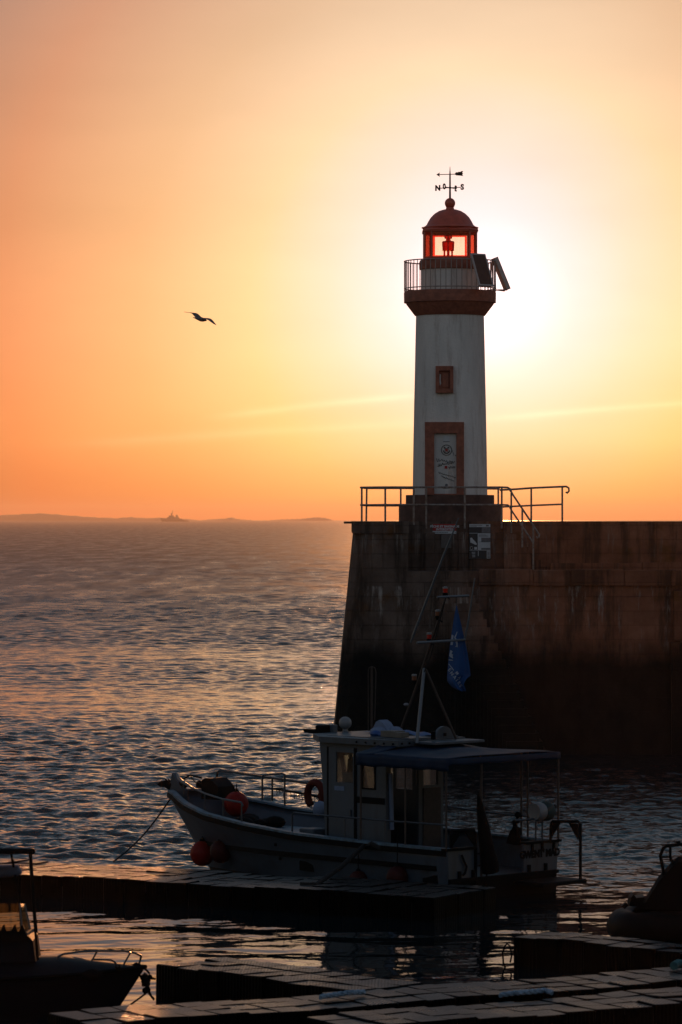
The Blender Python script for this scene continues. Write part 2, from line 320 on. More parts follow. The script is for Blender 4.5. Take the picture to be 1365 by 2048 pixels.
# ------------------------------------------------------------------ sea
def sea():
    cols = 640
    dl = list(np.linspace(7.5, 40, 60))
    while dl[-1] < 12000: dl.append(dl[-1] * (1 + .00095 + 9e-7 * dl[-1]))
    d = np.array(dl); rows = len(d)
    u = np.linspace(-1, 1, cols); f = .115 * u + .06 * u ** 3 + 1.0 * u ** 9
    Dm = np.repeat(d[:, None], cols, 1); X = d[:, None] * f[None, :]; Y = Dm.copy()
    step = np.gradient(d)[:, None]
    # open chop -> sheltered basin -> flat water between the pontoons
    def ss(v, a, b):
        t = np.clip((v - a) / (b - a), 0, 1); return t * t * (3 - 2 * t)
    open_ = .05 + .95 * ss(Y, 74, 92)
    shelter = 1 - .25 * ss(X - (Y - 76) * -.02, -1.0, 3.5) * (1 - ss(Y, 118, 126))
    amp = open_ * shelter * (1 + .35 * ss(Y, 110, 260))
    Z = np.zeros_like(X)
    nw = 110
    lam = np.exp(rng.uniform(np.log(.22), np.log(6), nw)); th = rng.normal(0, .75, nw) + R(8)
    ph = rng.uniform(0, 2 * np.pi, nw)
    gust = .9 + .45 * np.sin(X * .021 + 1.3 + .6 * np.sin(Y * .017)) * np.sin(Y * .0263 + .7 * np.sin(X * .04)) + .22 * np.sin(Y * .11 + X * .02)
    gust = np.clip(gust, .25, 1.5)
    for L, t, p in zip(lam, th, ph):
        k = 2 * np.pi / L; kx, ky = k * np.sin(t), -k * np.cos(t)
        a = .042 * L / (2 * np.pi) * (1.0 if L < 1.0 else (1.0 / L) ** 1.15)
        fade = np.clip((L / (step * 2.2) - 1.0) * 1.4, 0, 1) * np.clip((L / (.0005 * Y * 2.4)) - 1, 0, 1)
        mod = gust if L < 3 else 1.0
        sft = amp if L < 6 else np.sqrt(amp)
        Z += a * fade * mod * sft * np.sin(kx * X + ky * Y + p)
    # a slow swell in the basin so its mirror breaks into long bands
    calm = 1 - ss(Y, 76, 90)
    for L, t, s_, p in ((2.3, .25, .020, 0), (3.1, -.3, .018, 2), (1.35, .1, .013, 1), (.9, -.15, .010, 3), (.62, .3, .009, 4), (1.7, -.5, .012, 5)):
        k = 2 * np.pi / L; Z += .75 * calm * s_ / k * np.sin(k * np.sin(t) * X - k * np.cos(t) * Y + p + .8 * np.sin(X * .7 + Y * .23))
    co = np.stack([X, Y, Z], -1).reshape(-1, 3)
    i = np.arange((rows - 1) * (cols - 1)); r_, c_ = i // (cols - 1), i % (cols - 1); b = r_ * cols + c_
    q = np.stack([b, b + 1, b + cols + 1, b + cols], 1)
    me = bpy.data.meshes.new('water'); me.vertices.add(len(co)); me.vertices.foreach_set('co', co.ravel().astype(np.float32))
    me.loops.add(q.size); me.loops.foreach_set('vertex_index', q.ravel().astype(np.int32))
    me.polygons.add(len(q)); me.polygons.foreach_set('loop_start', (np.arange(len(q)) * 4).astype(np.int32))
    me.update(calc_edges=True); me.shade_smooth()
    m = bpy.data.materials.new('sea_water'); m.use_nodes = True; t = m.node_tree; bs = t.nodes['Principled BSDF']
    bs.inputs['Base Color'].default_value = (.006, .013, .017, 1); bs.inputs['IOR'].default_value = 1.333; bs.inputs['Roughness'].default_value = .03
    g = N(t, 'ShaderNodeNewGeometry'); sp = N(t, 'ShaderNodeSeparateXYZ'); t.links.new(g.outputs['Position'], sp.inputs[0])
    hs = []
    for scale, st_, wgt in ((2.6, (1, .55, 1), 1.0), (8.0, (1, .6, 1), .35)):
        mpn = N(t, 'ShaderNodeMapping'); mpn.inputs['Scale'].default_value = st_; t.links.new(g.outputs['Position'], mpn.inputs[0])
        n = N(t, 'ShaderNodeTexNoise'); n.inputs['Scale'].default_value = scale; n.inputs['Detail'].default_value = 3; t.links.new(mpn.outputs[0], n.inputs[0])
        hs.append(mth(t, 'MULTIPLY', n.outputs[0], wgt))
    hh = mth(t, 'ADD', hs[0], hs[1])
    # ripple strength: faint in the basin, full in the open
    mr = N(t, 'ShaderNodeMapRange', interpolation_type='SMOOTHSTEP'); t.links.new(sp.outputs[1], mr.inputs[0])
    mr.inputs[1].default_value = 72; mr.inputs[2].default_value = 96; mr.inputs[3].default_value = .08; mr.inputs[4].default_value = 1.0
    bmp = N(t, 'ShaderNodeBump'); bmp.inputs['Distance'].default_value = .07; t.links.new(mr.outputs[0], bmp.inputs['Strength'])
    t.links.new(hh, bmp.inputs['Height']); t.links.new(bmp.outputs[0], bs.inputs['Normal'])
    # unresolved ripples farther out act as a rougher mirror
    rg = ramp(t, mth(t, 'DIVIDE', sp.outputs[1], 1000.0), [(.07, (.03,) * 3), (.095, (.05,) * 3), (.14, (.08,) * 3), (.25, (.2,) * 3), (.4, (.32,) * 3), (.8, (.43,) * 3)])
    mpw = N(t, 'ShaderNodeMapping'); mpw.inputs['Scale'].default_value = (.22, .022, 1); t.links.new(g.outputs['Position'], mpw.inputs[0])
    nwp = N(t, 'ShaderNodeTexNoise'); nwp.inputs['Scale'].default_value = 1.0; nwp.inputs['Detail'].default_value = 7; nwp.inputs['Roughness'].default_value = .75; t.links.new(mpw.outputs[0], nwp.inputs[0])
    rg = mth(t, 'MULTIPLY', rg, mth(t, 'MULTIPLY_ADD', nwp.outputs[0], 2.4, -.2))
    t.links.new(rg, bs.inputs['Roughness'])
    me.materials.append(m)
    o = bpy.data.objects.new('water', me); sc.collection.objects.link(o); o['kind'] = 'structure'
    return o
sea()

# unseen quay and hill added behind the viewpoint to shade the low foreground
qm = MB(); qm.box((60, -16, 1.5), (420, 46, 9.0)); o = qm.build('added_quay', mat('added_quay_paving', (.16, .15, .14), .85, var=.3)); o['kind'] = 'structure'
hmb = MB(); hmb.grid(lambda a, b_: (-160 + 460 * a, -38 - 130 * b_, 5.9 + (30 + 5 * math.sin(a * 14) + 4 * math.sin(a * 31 + 1)) * min(1, b_ * 3.2) ** .7 * min(1, a * 7) - (8 if b_ == 0 else 0)), 60, 12)
o = hmb.build('shade_hillside', mat('shade_hill_scrub', (.05, .055, .035), .95, var=.4, scale=.2)); o['kind'] = 'structure'
# far islands
def island(profile, Y, depth):
    mb = MB(); px0, px1 = profile[0][0], profile[-1][0]
    xs = [p[0] for p in profile]; ys = [p[1] for p in profile]
    def fn(a, b):
        px = px0 + (px1 - px0) * a; base = HOR + H * K / Y
        h = max(0, (base - np.interp(px, xs, ys)) / K * Y) + 1.2 * math.sin(px * .9) * math.sin(px * .31) * min(1, a * 8, (1 - a) * 8)
        hh = max(-.5, h * math.sin(math.pi * b) ** .8) - .5
        return ((px - 682.5) / K * Y, Y + depth * (b - .5) + 60 * math.sin(px * .05), hh)
    mb.grid(fn, 90, 10); o = mb.build('island', M['isle'], None, True); o['kind'] = 'structure'; return o
island([(-320, 1038), (-180, 1027), (-60, 1031), (0, 1030), (40, 1028), (90, 1026.5), (130, 1030), (180, 1034), (240, 1036), (265, 1033.5), (280, 1036), (330, 1035), (380, 1038), (408, 1042)], 10300, 500)
island([(390, 1042), (420, 1038.5), (450, 1037), (466, 1034.5), (475, 1037.5), (520, 1041.8)], 10800, 400)
island([(522, 1041.8), (560, 1038.5), (600, 1037.5), (634, 1034), (655, 1036), (672, 1041.8)], 10800, 400)

# ------------------------------------------------------------------ pier
YF = 124.0; YR = 126.0; ZT = 7.49; ZL = 5.88
def stone_mat():
    m = bpy.data.materials.new('harbour_stone'); m.use_nodes = True; t = m.node_tree; b = t.nodes['Principled BSDF']
    g = N(t, 'ShaderNodeNewGeometry'); sp = N(t, 'ShaderNodeSeparateXYZ'); t.links.new(g.outputs['Position'], sp.inputs[0])
    def noise(scale, st=(1, 1, 1), det=6, rough=.6, off=(0, 0, 0)):
        mpn = N(t, 'ShaderNodeMapping'); mpn.inputs['Scale'].default_value = st; mpn.inputs['Location'].default_value = off; t.links.new(g.outputs['Position'], mpn.inputs[0])
        n = N(t, 'ShaderNodeTexNoise'); n.inputs['Scale'].default_value = scale; n.inputs['Detail'].default_value = det; n.inputs['Roughness'].default_value = rough
        t.links.new(mpn.outputs[0], n.inputs[0]); return n.outputs[0]
    def band(v, a, b_, lo=0., hi=1.):
        mr = N(t, 'ShaderNodeMapRange', interpolation_type='SMOOTHSTEP'); 
        if not isinstance(v, float): t.links.new(v, mr.inputs[0])
        for i, q in enumerate((a, b_, lo, hi)): mr.inputs[1 + i].default_value = q
        return mr.outputs[0]
    base = ramp(t, noise(1.1, det=8), [(.25, (.085, .057, .045)), (.5, (.155, .108, .086)), (.75, (.23, .17, .14))])
    # masonry courses
    mpb = N(t, 'ShaderNodeMapping'); mpb.inputs['Rotation'].default_value = (R(-90), 0, 0); t.links.new(g.outputs['Position'], mpb.inputs[0])
    br = N(t, 'ShaderNodeTexBrick'); br.inputs['Scale'].default_value = 1; br.inputs['Brick Width'].default_value = 1.35; br.inputs['Row Height'].default_value = .46
    br.inputs['Mortar Size'].default_value = .012; br.inputs['Mortar Smooth'].default_value = .4; br.inputs['Color1'].default_value = (.92, .92, .92, 1); br.inputs['Color2'].default_value = (1.06, 1.04, 1.02, 1); br.inputs['Mortar'].default_value = (.8, .79, .78, 1)
    t.links.new(mpb.outputs[0], br.inputs[0])
    c = mixc(t, 1.0, base, br.outputs[0], 'MULTIPLY')
    c = mixc(t, mth(t, 'MULTIPLY', band(mth(t, 'ADD', sp.outputs[0], mth(t, 'MULTIPLY', noise(.5, off=(7, 0, 2)), 6.0)), 5.5, 11.0), .8), c, mixc(t, 1.0, c, (2.2, 1.08, .72), 'MULTIPLY'))  # right-hand wall reddened: lens-flare glow put into the stone colour
    # ochre lichen on the upper courses
    li = mth(t, 'MULTIPLY', band(noise(.9, (1, 1, 1.4), off=(3, 0, 1)), .55, .72), band(sp.outputs[2], 3.6, 5.2))
    c = mixc(t, mth(t, 'MULTIPLY', li, .7), c, (.16, .062, .012))
    # pale lime runs hanging below the ledges
    run = band(noise(1.0, (3.6, 3.6, .26), det=9, rough=.75), .53, .70)
    def under(ztop, length):
        return mth(t, 'MULTIPLY', band(sp.outputs[2], ztop - length, ztop - .05), band(sp.outputs[2], ztop + .08, ztop))
    rm = mth(t, 'MULTIPLY', run, mth(t, 'MAXIMUM', mth(t, 'MAXIMUM', under(7.05, .9), under(5.36, 2.3)), mth(t, 'MULTIPLY', band(noise(.35), .45, .6), .35)))
    dkr = band(noise(1.0, (1.5, 1.5, .12), det=7, rough=.7, off=(11, 0, 3)), .47, .62)
    c = mixc(t, mth(t, 'MULTIPLY', dkr, .72), c, (.035, .024, .018))
    c = mixc(t, mth(t, 'MULTIPLY', rm, .85), c, (.55, .48, .43))
    # wet weed zone under the tide mark
    tide = mth(t, 'ADD', sp.outputs[2], mth(t, 'MULTIPLY', noise(.6, (1, 1, .5)), 1.3))
    wet = band(tide, 4.7, 3.5)
    c = mixc(t, wet, c, ramp(t, noise(2.4, (1, 1, .5)), [(.3, (.004, .004, .0035)), (.7, (.013, .012, .010))]))
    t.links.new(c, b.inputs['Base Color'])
    t.links.new(mth(t, 'MULTIPLY_ADD', wet, -.25, .9), b.inputs['Roughness']); b.inputs['Specular IOR Level'].default_value = .12
    hh = mth(t, 'ADD', mth(t, 'MULTIPLY', noise(7, det=8, rough=.7), .6), mth(t, 'MULTIPLY', br.outputs[1], -.5))
    bmp = N(t, 'ShaderNodeBump'); bmp.inputs['Strength'].default_value = 1.0; bmp.inputs['Distance'].default_value = .10; t.links.new(hh, bmp.inputs['Height']); t.links.new(bmp.outputs[0], b.inputs['Normal'])
    return m
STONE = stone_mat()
def X(px, Y): return (px - 682.5) / K * Y
pier = thing('pier', 'dark stone harbour pier with a ledge and stained walls carrying the lighthouse', 'pier', (.41, YF, 0))
def P(mb, name, label=None):
    for i, p in enumerate(mb.v): mb.v[i] = (p[0] - .41, p[1] - YF, p[2])
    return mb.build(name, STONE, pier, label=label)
XR = 60.0
# battered lower wall: profile swept along the pier, ends with a battered round-off at the head
def loft(mb, sec):
    n = len(sec[0]); vs = [p for s_ in sec for p in s_]
    fs = [tuple(range(n))[::-1], tuple((len(sec) - 1) * n + i for i in range(n))]
    for k in range(len(sec) - 1):
        for i in range(n): fs.append((k * n + i, k * n + (i + 1) % n, (k + 1) * n + (i + 1) % n, (k + 1) * n + i))
    mb.add(vs, fs)
def ring(z, x0, y0, y1, ch=.35): return [(XR, y0, z), (x0 + ch, y0, z), (x0, y0 + ch, z), (x0, y1, z), (XR, y1, z)]
mb = MB(); zs = [-3, 0, 1.5, 3, 4.5, ZL]
loft(mb, [ring(z, -.28 + .0986 * z, YF - .75 * (1 - max(z, 0) / ZL), 136 + .5 * (1 - z / ZL)) for z in zs])
P(mb, 'lower_wall')
xl, xm = X(708, YF), X(817, YF)
mb = MB()
loft(mb, [[(xm, YF + .002, z), (.65 + (z - ZL) * .0986, YF + .002, z), (.30 + (z - ZL) * .0986, YF + .35, z), (.30 + (z - ZL) * .0986, 135.9, z), (xm, 135.9, z)] for z in (ZL, 7.10)])
P(mb, 'head_block')
mb = MB(); mb.box(((.39 + xm) / 2, (YF - .05 + 135.95) / 2, 7.297), (xm - .39 + .04, 12.0, .386)); mb.box((.26, YF + .6, 7.452), (.34, .8, .07))
P(mb, 'head_coping')
mb = MB(); mb.box(((xm + .03 + XR) / 2, (YR + 135.9) / 2, (ZL + ZT) / 2), (XR - xm - .03, 135.9 - YR, ZT - ZL - .004)); P(mb, 'parapet_wall')
mb = MB()   # low step at the foot of the parapet
x0 = X(1100, YR)
for k in range(14):
    mb.box((x0 + 1.5 + k * 3.0, YR - .22, ZL + .11 + .012 * (k % 3)), (2.97, .43, .26 + .02 * (k % 2)))
P(mb, 'parapet_foot')
mb = MB(); x0 = X(958, YF)
k = 0
while x0 < XR - 3:
    wd = random.choice((1.2, 1.5, 1.75, 2.0)); mb.box((x0 + wd / 2, YF + .24, ZL - .20 + random.uniform(-.012, .012)), (wd - .015, .82, .50 + random.uniform(-.01, .01)), ch=.025); x0 += wd
P(mb, 'ledge_coping')
mb = MB()   # stair running down to the water
for k in range(22):
    zt_ = 5.62 - k * .255; xa = X(862, YF) + k * .115; mb.box((xa + .62, (YF + .2 + YF - .42 - k * .10) / 2, (zt_ - 1.0) / 2), (1.16, .62 + k * .10, zt_ + 1.0))
P(mb, 'stone_stair')
mb = MB()   # steps from the deck to the ledge
for k in range(7):
    zt_ = ZT - .21 * (k + 1); xa = X(1006, YR) + k * .2; mb.box((xa + .1, YR - .5, (ZL + zt_) / 2 + .001), (.2, .96, zt_ - ZL))
P(mb, 'deck_steps')
mb = MB(); mb.box((X(1356, 123.8) + .3, YF - .42, 1.2), (1.1, .9, 4.8)); mb.box((X(1356, 123.8) + .35, YF - .3, 4.45), (1.0, .62, 1.6)); P(mb, 'buttress')
for px in (860, 927, 1001):   # worn grout ribs below the rail posts
    P(MB().box((X(px, YR), YR - .03, ZL + .63), (.34, .09, 1.26), ch=.03), 'wall_rib')
o = MB().tube([wp(1334, 1152, 124.4), wp(1334, 1141, 124.4), wp(1354, 1142, 124.4), wp(1359, 1153, 124.4)], .022).build('mooring_ring', M['iron']); tag(recenter(o), 'bent rusty mooring iron standing on the pier ledge near the right edge', 'mooring iron')

# railings on the pier
def post(mb, px, py0, py1, Y, r=.03): mb.tube([wp(px, py0, Y), wp(px, py1, Y)], r, 8)
rl = thing('guard_railing', 'two-bar metal guard railing round the lighthouse base at the pier head', 'railing', (X(724, 124.4), 124.4, ZT))
def RP(mb, name, root, m=M['rail']):
    l = root.location
    mb.v = [(p[0] - l[0], p[1] - l[1], p[2] - l[2]) for p in mb.v]; return mb.build(name, m, root, True)
YA, YB = 124.4, 125.93
for px, p1, Y in ((724, 1043, YA), (771, 1043, YA), (828, 1050, 125.2), (853, 1057, YB), (930, 1057, YB), (1004, 1057, YB)):
    RP(MB().tube([wp(px, 975, Y), wp(px, p1, Y)], .032, 8), 'post', rl)
for px, Y in ((734, 133), (802, 133), (997, 133)):
    RP(MB().tube([wp(px, 977, Y), wp(px - (1 if px == 734 else 0), 1043, Y)], .032, 8), 'post', rl)
for py, r in ((974.5, .034), (1009.5, .03)):
    RP(MB().tube([wp(721.5, py + .5, YA), wp(771, py, YA), wp(812, py, YA), wp(828, py, 125.2), wp(853, py, YB), wp(930, py, YB), wp(1004, py, YB), wp(1016, py + .5, YB), wp(1020, py + 3, YB), wp(1022, py + 9, YB)], r, 8), 'top_rail' if py < 1000 else 'mid_rail', rl)
    RP(MB().tube([wp(722, py + .5, YA), wp(734, py + 2, 133), wp(802, py + 2, 133), wp(1000, py + 3, 133)], r, 8), 'top_rail' if py < 1000 else 'mid_rail', rl)
hr = thing('stair_handrail', 'sloping two-bar handrail beside the steps down to the ledge', 'handrail', tuple(wp(1067, 1140, 125.0)))
YS = 125.0
for px, a, b_ in ((1023, 985, 1066), (1045, 1016, 1095), (1067, 1049, 1139)): RP(MB().tube([wp(px, a, YS), wp(px, b_, YS)], .03, 8), 'post', hr)
RP(MB().tube([wp(1022, 981, YS), wp(1026, 989, YS), wp(1060, 1040, YS), wp(1074, 1062, YS), wp(1079, 1069, YS), wp(1078.5, 1074, YS), wp(1075, 1076, YS), wp(1073, 1073, YS)], .03, 8), 'top_rail', hr)
RP(MB().tube([wp(1020, 1012, YS), wp(1023, 1020, YS), wp(1066, 1084, YS)], .028, 8), 'mid_rail', hr)
r2 = thing('guard_railing', 'lone stretch of metal guard railing with a curled end right of the steps', 'railing', tuple(wp(1063, 1043, 129)))
Y2 = 129
for px in (1063, 1125): RP(MB().tube([wp(px, 975, Y2), wp(px, 1044, Y2)], .032, 8), 'post', r2)
RP(MB().tube([wp(1000, 980, Y2), wp(1030, 978.5, Y2), wp(1063, 976, Y2), wp(1125, 973.3, Y2), wp(1133, 973, Y2), wp(1138, 976, Y2), wp(1138.5, 982, Y2), wp(1135, 986, Y2), wp(1132, 984, Y2)], .034, 8), 'top_rail', r2)
RP(MB().tube([wp(1000, 1014, Y2), wp(1063, 1011, Y2), wp(1125, 1008.5, Y2)], .03, 8), 'mid_rail', r2)

# signs on the parapet wall
def quad(mb, px0, py0, px1, py1, Y, t=.012):
    a, b_ = wp(px0, py0, Y), wp(px1, py1, Y); mb.box(((a.x + b_.x) / 2, Y + t / 2, (a.z + b_.z) / 2), (abs(b_.x - a.x), t, abs(a.z - b_.z))); return mb
def local(mb, root):
    l = root.location; mb.v = [(p[0] - l[0], p[1] - l[1], p[2] - l[2]) for p in mb.v]; return mb
FACE = Matrix.Rotation(R(90), 4, 'X')
YW = YR - .02
s1 = thing('warning_sign', 'red and white sign reading PÊCHE ET BAIGNADE INTERDITES on the pier wall', 'sign', tuple(wp(889.5, 1067, YW)))
local(quad(MB(), 866, 1048, 913, 1061.6, YW - .015), s1).build('red_panel', M['red'], s1)
local(quad(MB(), 865.5, 1062, 913, 1067.5, YW - .015), s1).build('white_strip', M['signw'], s1)
tx = MB(); tx.text('PÊCHE ET BAIGNADE', .100, Matrix.Translation(wp(889.7, 1053.0, YW - .02)) @ FACE, .002, bold=.004); tx.text('INTERDITES', .105, Matrix.Translation(wp(889.7, 1059, YW - .02)) @ FACE, .002, bold=.004)
local(tx, s1).build('lettering', M['signw'], s1)
tx = MB(); 
for k in range(9): quad(tx, 868 + k * 3.2, 1064, 870.2 + k * 3.2, 1065.6, YW - .02, .003)
quad(tx, 910, 1063.5, 911.5, 1066, YW - .02, .003)
local(tx, s1).build('small_print', M['signg'], s1)
s2 = thing('information_board', 'grey and white information board with a dark lower half on the pier wall', 'sign', tuple(wp(960, 1118, YW)))
local(quad(MB(), 939, 1048, 981.5, 1118, YW - .012), s2).build('backing', M['signd'], s2)
z = MB(); quad(z, 939.3, 1048.2, 981.2, 1054.2, YW - .017); quad(z, 956, 1066.5, 981.2, 1100.8, YW - .017); quad(z, 974, 1101.2, 981.2, 1117, YW - .017); quad(z, 939.3, 1066, 955.5, 1066.9, YW - .017); quad(z, 939.3, 1100, 956, 1100.8, YW - .017)
local(z, s2).build('white_field', M['signw'], s2)
z = MB(); quad(z, 964, 1054.6, 981.2, 1065.4, YW - .017); quad(z, 963, 1075.5, 981, 1084, YW - .021, .003); quad(z, 963, 1096, 980.8, 1099.6, YW - .021, .003); quad(z, 941, 1050, 965, 1051, YW - .021, .003); quad(z, 941, 1052.2, 954, 1053, YW - .021, .003); quad(z, 972.5, 1049.4, 978, 1053, YW - .021, .003)
for k in range(5): quad(z, 975.2, 1103.5 + k * 2.7, 980, 1105 + k * 2.7, YW - .021, .003)
for k in range(7): quad(z, 958, 1069 + k * 1.0 + (9 if k > 4 else 0), 972 + (k * 37) % 8, 1069.4 + k * 1.0 + (9 if k > 4 else 0), YW - .021, .003)
local(z, s2).build('grey_print', M['signg'], s2)
z = MB()
z.prism([wp(a, b_, YW - .017) for a, b_ in ((941, 1076), (944, 1075), (947, 1079), (950, 1082), (954, 1087), (953.5, 1090), (950, 1089), (946, 1087), (941, 1085))], (0, .004, 0))
z.tube([wp(943.5 + 2.8 * math.cos(a), 1096 + 3.2 * math.sin(a), YW - .018) for a in np.linspace(0, 5.9, 12)], .006, 5)
quad(z, 949, 1094, 954.5, 1099, YW - .017, .004)
for k in range(4): quad(z, 944 + k * .4, 1104 + k * 3, 951, 1105 + k * 3, YW - .017, .003)
quad(z, 956.5, 1102, 957.6, 1112, YW - .017, .003)
local(z, s2).build('map_print', M['signw'], s2)
o = recenter(quad(MB(), 883, 1069, 903, 1096, YW - .01).build('wall_plaque', M['plaque'])); tag(o, 'blank faded plaque just below the red bathing sign', 'plaque')

# ------------------------------------------------------------------ lighthouse
YT = 128.0; SC = K / YT
lh = thing('lighthouse', 'white round lighthouse tower with brown trim and red lantern on the pier head', 'lighthouse', (X(900.5, YT), YT, ZT))
def zt(py): return H - (py - HOR) / SC - ZT
def q(px): return px / SC
def Lp(mb, name, m, smooth=True, parent=None, label=None): return mb.build(name, m, parent or lh, smooth, label=label)
Lp(MB().lathe([(q(102.5), 0), (q(102.5), zt(1009)), (q(101), zt(1008)), (q(87), zt(1008))], 56), 'lower_plinth', M['plinth'])
Lp(MB().lathe([(q(88.5), zt(1007.9)), (q(88.5), zt(991)), (q(87.5), zt(990)), (q(70), zt(990))], 56), 'upper_plinth', M['plinth'])
prof = [(q(74.8), zt(989.9)), (q(74.4), zt(960)), (q(73.2), zt(880)), (q(71.6), zt(800)), (q(70.2), zt(740)), (q(69.3), zt(690)), (q(68), zt(630))]
Lp(MB().lathe(prof, 72), 'tower_shaft', M['white'])
Lp(MB().lathe([(q(66), zt(632.5)), (q(70.5), zt(631.5)), (q(87.5), zt(609)), (q(88), zt(606.5)), (q(92), zt(606)), (q(92.3), zt(586)), (q(91), zt(583)), (q(60), zt(582.5))], 72), 'cornice', M['brown'])
Lp(MB().lathe([(q(58.3), zt(582.4)), (q(58.3), zt(540))], 64), 'lantern_base', M['white'])
Lp(MB().lathe([(q(58), zt(540.3)), (q(61.5), zt(539)), (q(62), zt(526)), (q(60), zt(521)), (q(45), zt(519.6))], 64), 'base_band', M['brown'])
# doorway
ds = MB(); yf = -1.36
for a, b_ in ((849, 867), (911, 926)):
    ds.box((q((a + b_) / 2 - 900.5), (yf - .85) / 2, (zt(989.8) + zt(868)) / 2 - .002), (q(b_ - a), .505, zt(868) - zt(989.8)))
ds.box((q(887.5 - 900.5), (yf - .85) / 2, (zt(868) + zt(846)) / 2), (q(77), .51, zt(846) - zt(868)))
ds.box((q(889 - 900.5), -1.2, zt(989)), (q(44), .2, .03))
Lp(ds, 'door_surround', M['brown'], False)
dr = Lp(MB().box((q(889 - 900.5), -1.2, (zt(988) + zt(868.2)) / 2), (q(43.6), .06, zt(868.2) - zt(988))), 'door', M['door'], False)
yd = -1.234
def dq(mb, px0, py0, px1, py1, t=.006): mb.box((q((px0 + px1) / 2 - 900.5), yd - t / 2, (zt(py0) + zt(py1)) / 2), (q(abs(px1 - px0)), t, abs(zt(py0) - zt(py1)))); return mb
def dp(px, py): return (q(px - 900.5), yd - .006, zt(py))
dq(MB(), 885.5, 873, 897.5, 884.3).build('notice', M['signw'], dr); dq(MB(), 885, 884.4, 898, 885, .01).build('notice_shelf', M['ink'], dr)
em = MB(); cx, cyy = 891.5, 901.5
em.tube([dp(cx + 10.3 * math.cos(a), cyy + 10.3 * math.sin(a)) for a in np.linspace(0, 2 * math.pi, 26)[:-1]], .011, 5, True)
em.tube([dp(cx + 5.6 * math.cos(a), cyy + 1 + 5.2 * math.sin(a)) for a in np.linspace(-.1, math.pi + .1, 10)], .02, 5)
for s_ in (-1, 1): em.tube([dp(cx + s_ * 2, cyy - 3), dp(cx + s_ * 4.5, cyy - 6.2)], .02, 5)
em.build('emblem_ring', M['ink'], dr)
sr = MB(); sr.prism([dp(cx + (4.6 if k % 2 == 0 else 2.2) * math.sin(k * math.pi / 5), cyy - (4.6 if k % 2 == 0 else 2.2) * math.cos(k * math.pi / 5)) for k in range(10)], (0, .004, 0)); sr.box((q(890.5 - 900.5), yd - .004, zt(935.5)), (q(5.5), .006, q(5.5))); sr.build('emblem_star', M['red'], dr)
gr = MB(); rs = random.Random(5)
def scrib(x0, y0, x1, y1, n, amp, r=.008):
    gr.tube([dp(x0 + (x1 - x0) * k / n + rs.uniform(-1, 1), y0 + (y1 - y0) * k / n + (amp if k % 2 else -amp) * rs.uniform(.3, 1)) for k in range(n + 1)], r, 4)
scrib(871, 921, 908, 925, 14, 3.6, .011); scrib(874, 931, 903, 927, 12, 3, .011); scrib(873, 934, 886, 929, 5, 1.4, .013); scrib(896, 936, 909, 935, 8, 2.2, .012)
scrib(876, 946, 910, 956, 18, 1.5, .009); scrib(881, 953, 907, 963, 16, 1.4, .010); scrib(904, 902, 905.5, 912, 5, .6, .006)
gr.build('scribble', M['ink'], dr)
kp = MB(); dq(kp, 885, 974.5, 898, 977.6, .012); kp.lathe([(q(3), -.006), (q(3), .006)], 12, Matrix.Translation(dp(891.5, 971)) @ Matrix.Rotation(R(90), 4, 'X')); kp.ball(dp(909.3, 912.3), .02, 8); kp.build('lock_fitting', M['signg'], dr)
# window
wf = MB(); ywf = -1.31
for a, b_, c_, d_ in ((870, 876.5, 735, 788), (898.5, 905, 735, 788), (876.5, 898.5, 735, 744), (876.5, 898.5, 780, 788)):
    wf.box((q((a + b_) / 2 - 900.5), (ywf - .9) / 2, (zt(c_) + zt(d_)) / 2), (q(b_ - a), -.9 - ywf, zt(c_) - zt(d_)))
wfo = Lp(wf, 'window_surround', M['brown'], False)
sh = MB().box((q(887.5 - 900.5), -1.16, (zt(744) + zt(780)) / 2), (q(22), .05, zt(744) - zt(780))); sh.box((q(889.5 - 900.5), -1.20, (zt(748) + zt(777)) / 2), (q(13), .04, zt(748) - zt(777)), ch=.008); sho = sh.build('shutter', M['brown'], wfo)
MB().prism([(q(a - 900.5), -1.198, zt(b_)) for a, b_ in ((878, 750), (880.5, 752), (880, 762), (881, 770), (878.5, 774), (877.5, 765))], (0, .006, 0)).build('flaked_paint', M['white'], wfo)
# gallery railing
gy = MB(); RG = q(91.2)
for py, r in ((523, .022), (577.5, .02)):
    gy.tube([(RG * math.cos(a), RG * math.sin(a), zt(py)) for a in np.linspace(0, 2 * math.pi, 73)[:-1]], r, 6, True)
gro = Lp(gy, 'gallery_railing', M['gal_rail'])
b0 = MB().tube([(0, 0, zt(583)), (0, 0, zt(523))], .0135, 6).build('baluster', M['gal_rail'], gro)
nb = 54
for k in range(nb):
    a = 2 * math.pi * (k + .5) / nb; c = b0 if k == 0 else b0.copy()
    if k: sc.collection.objects.link(c)
    c.parent = gro; c.location = (RG * math.cos(a), RG * math.sin(a), 0)
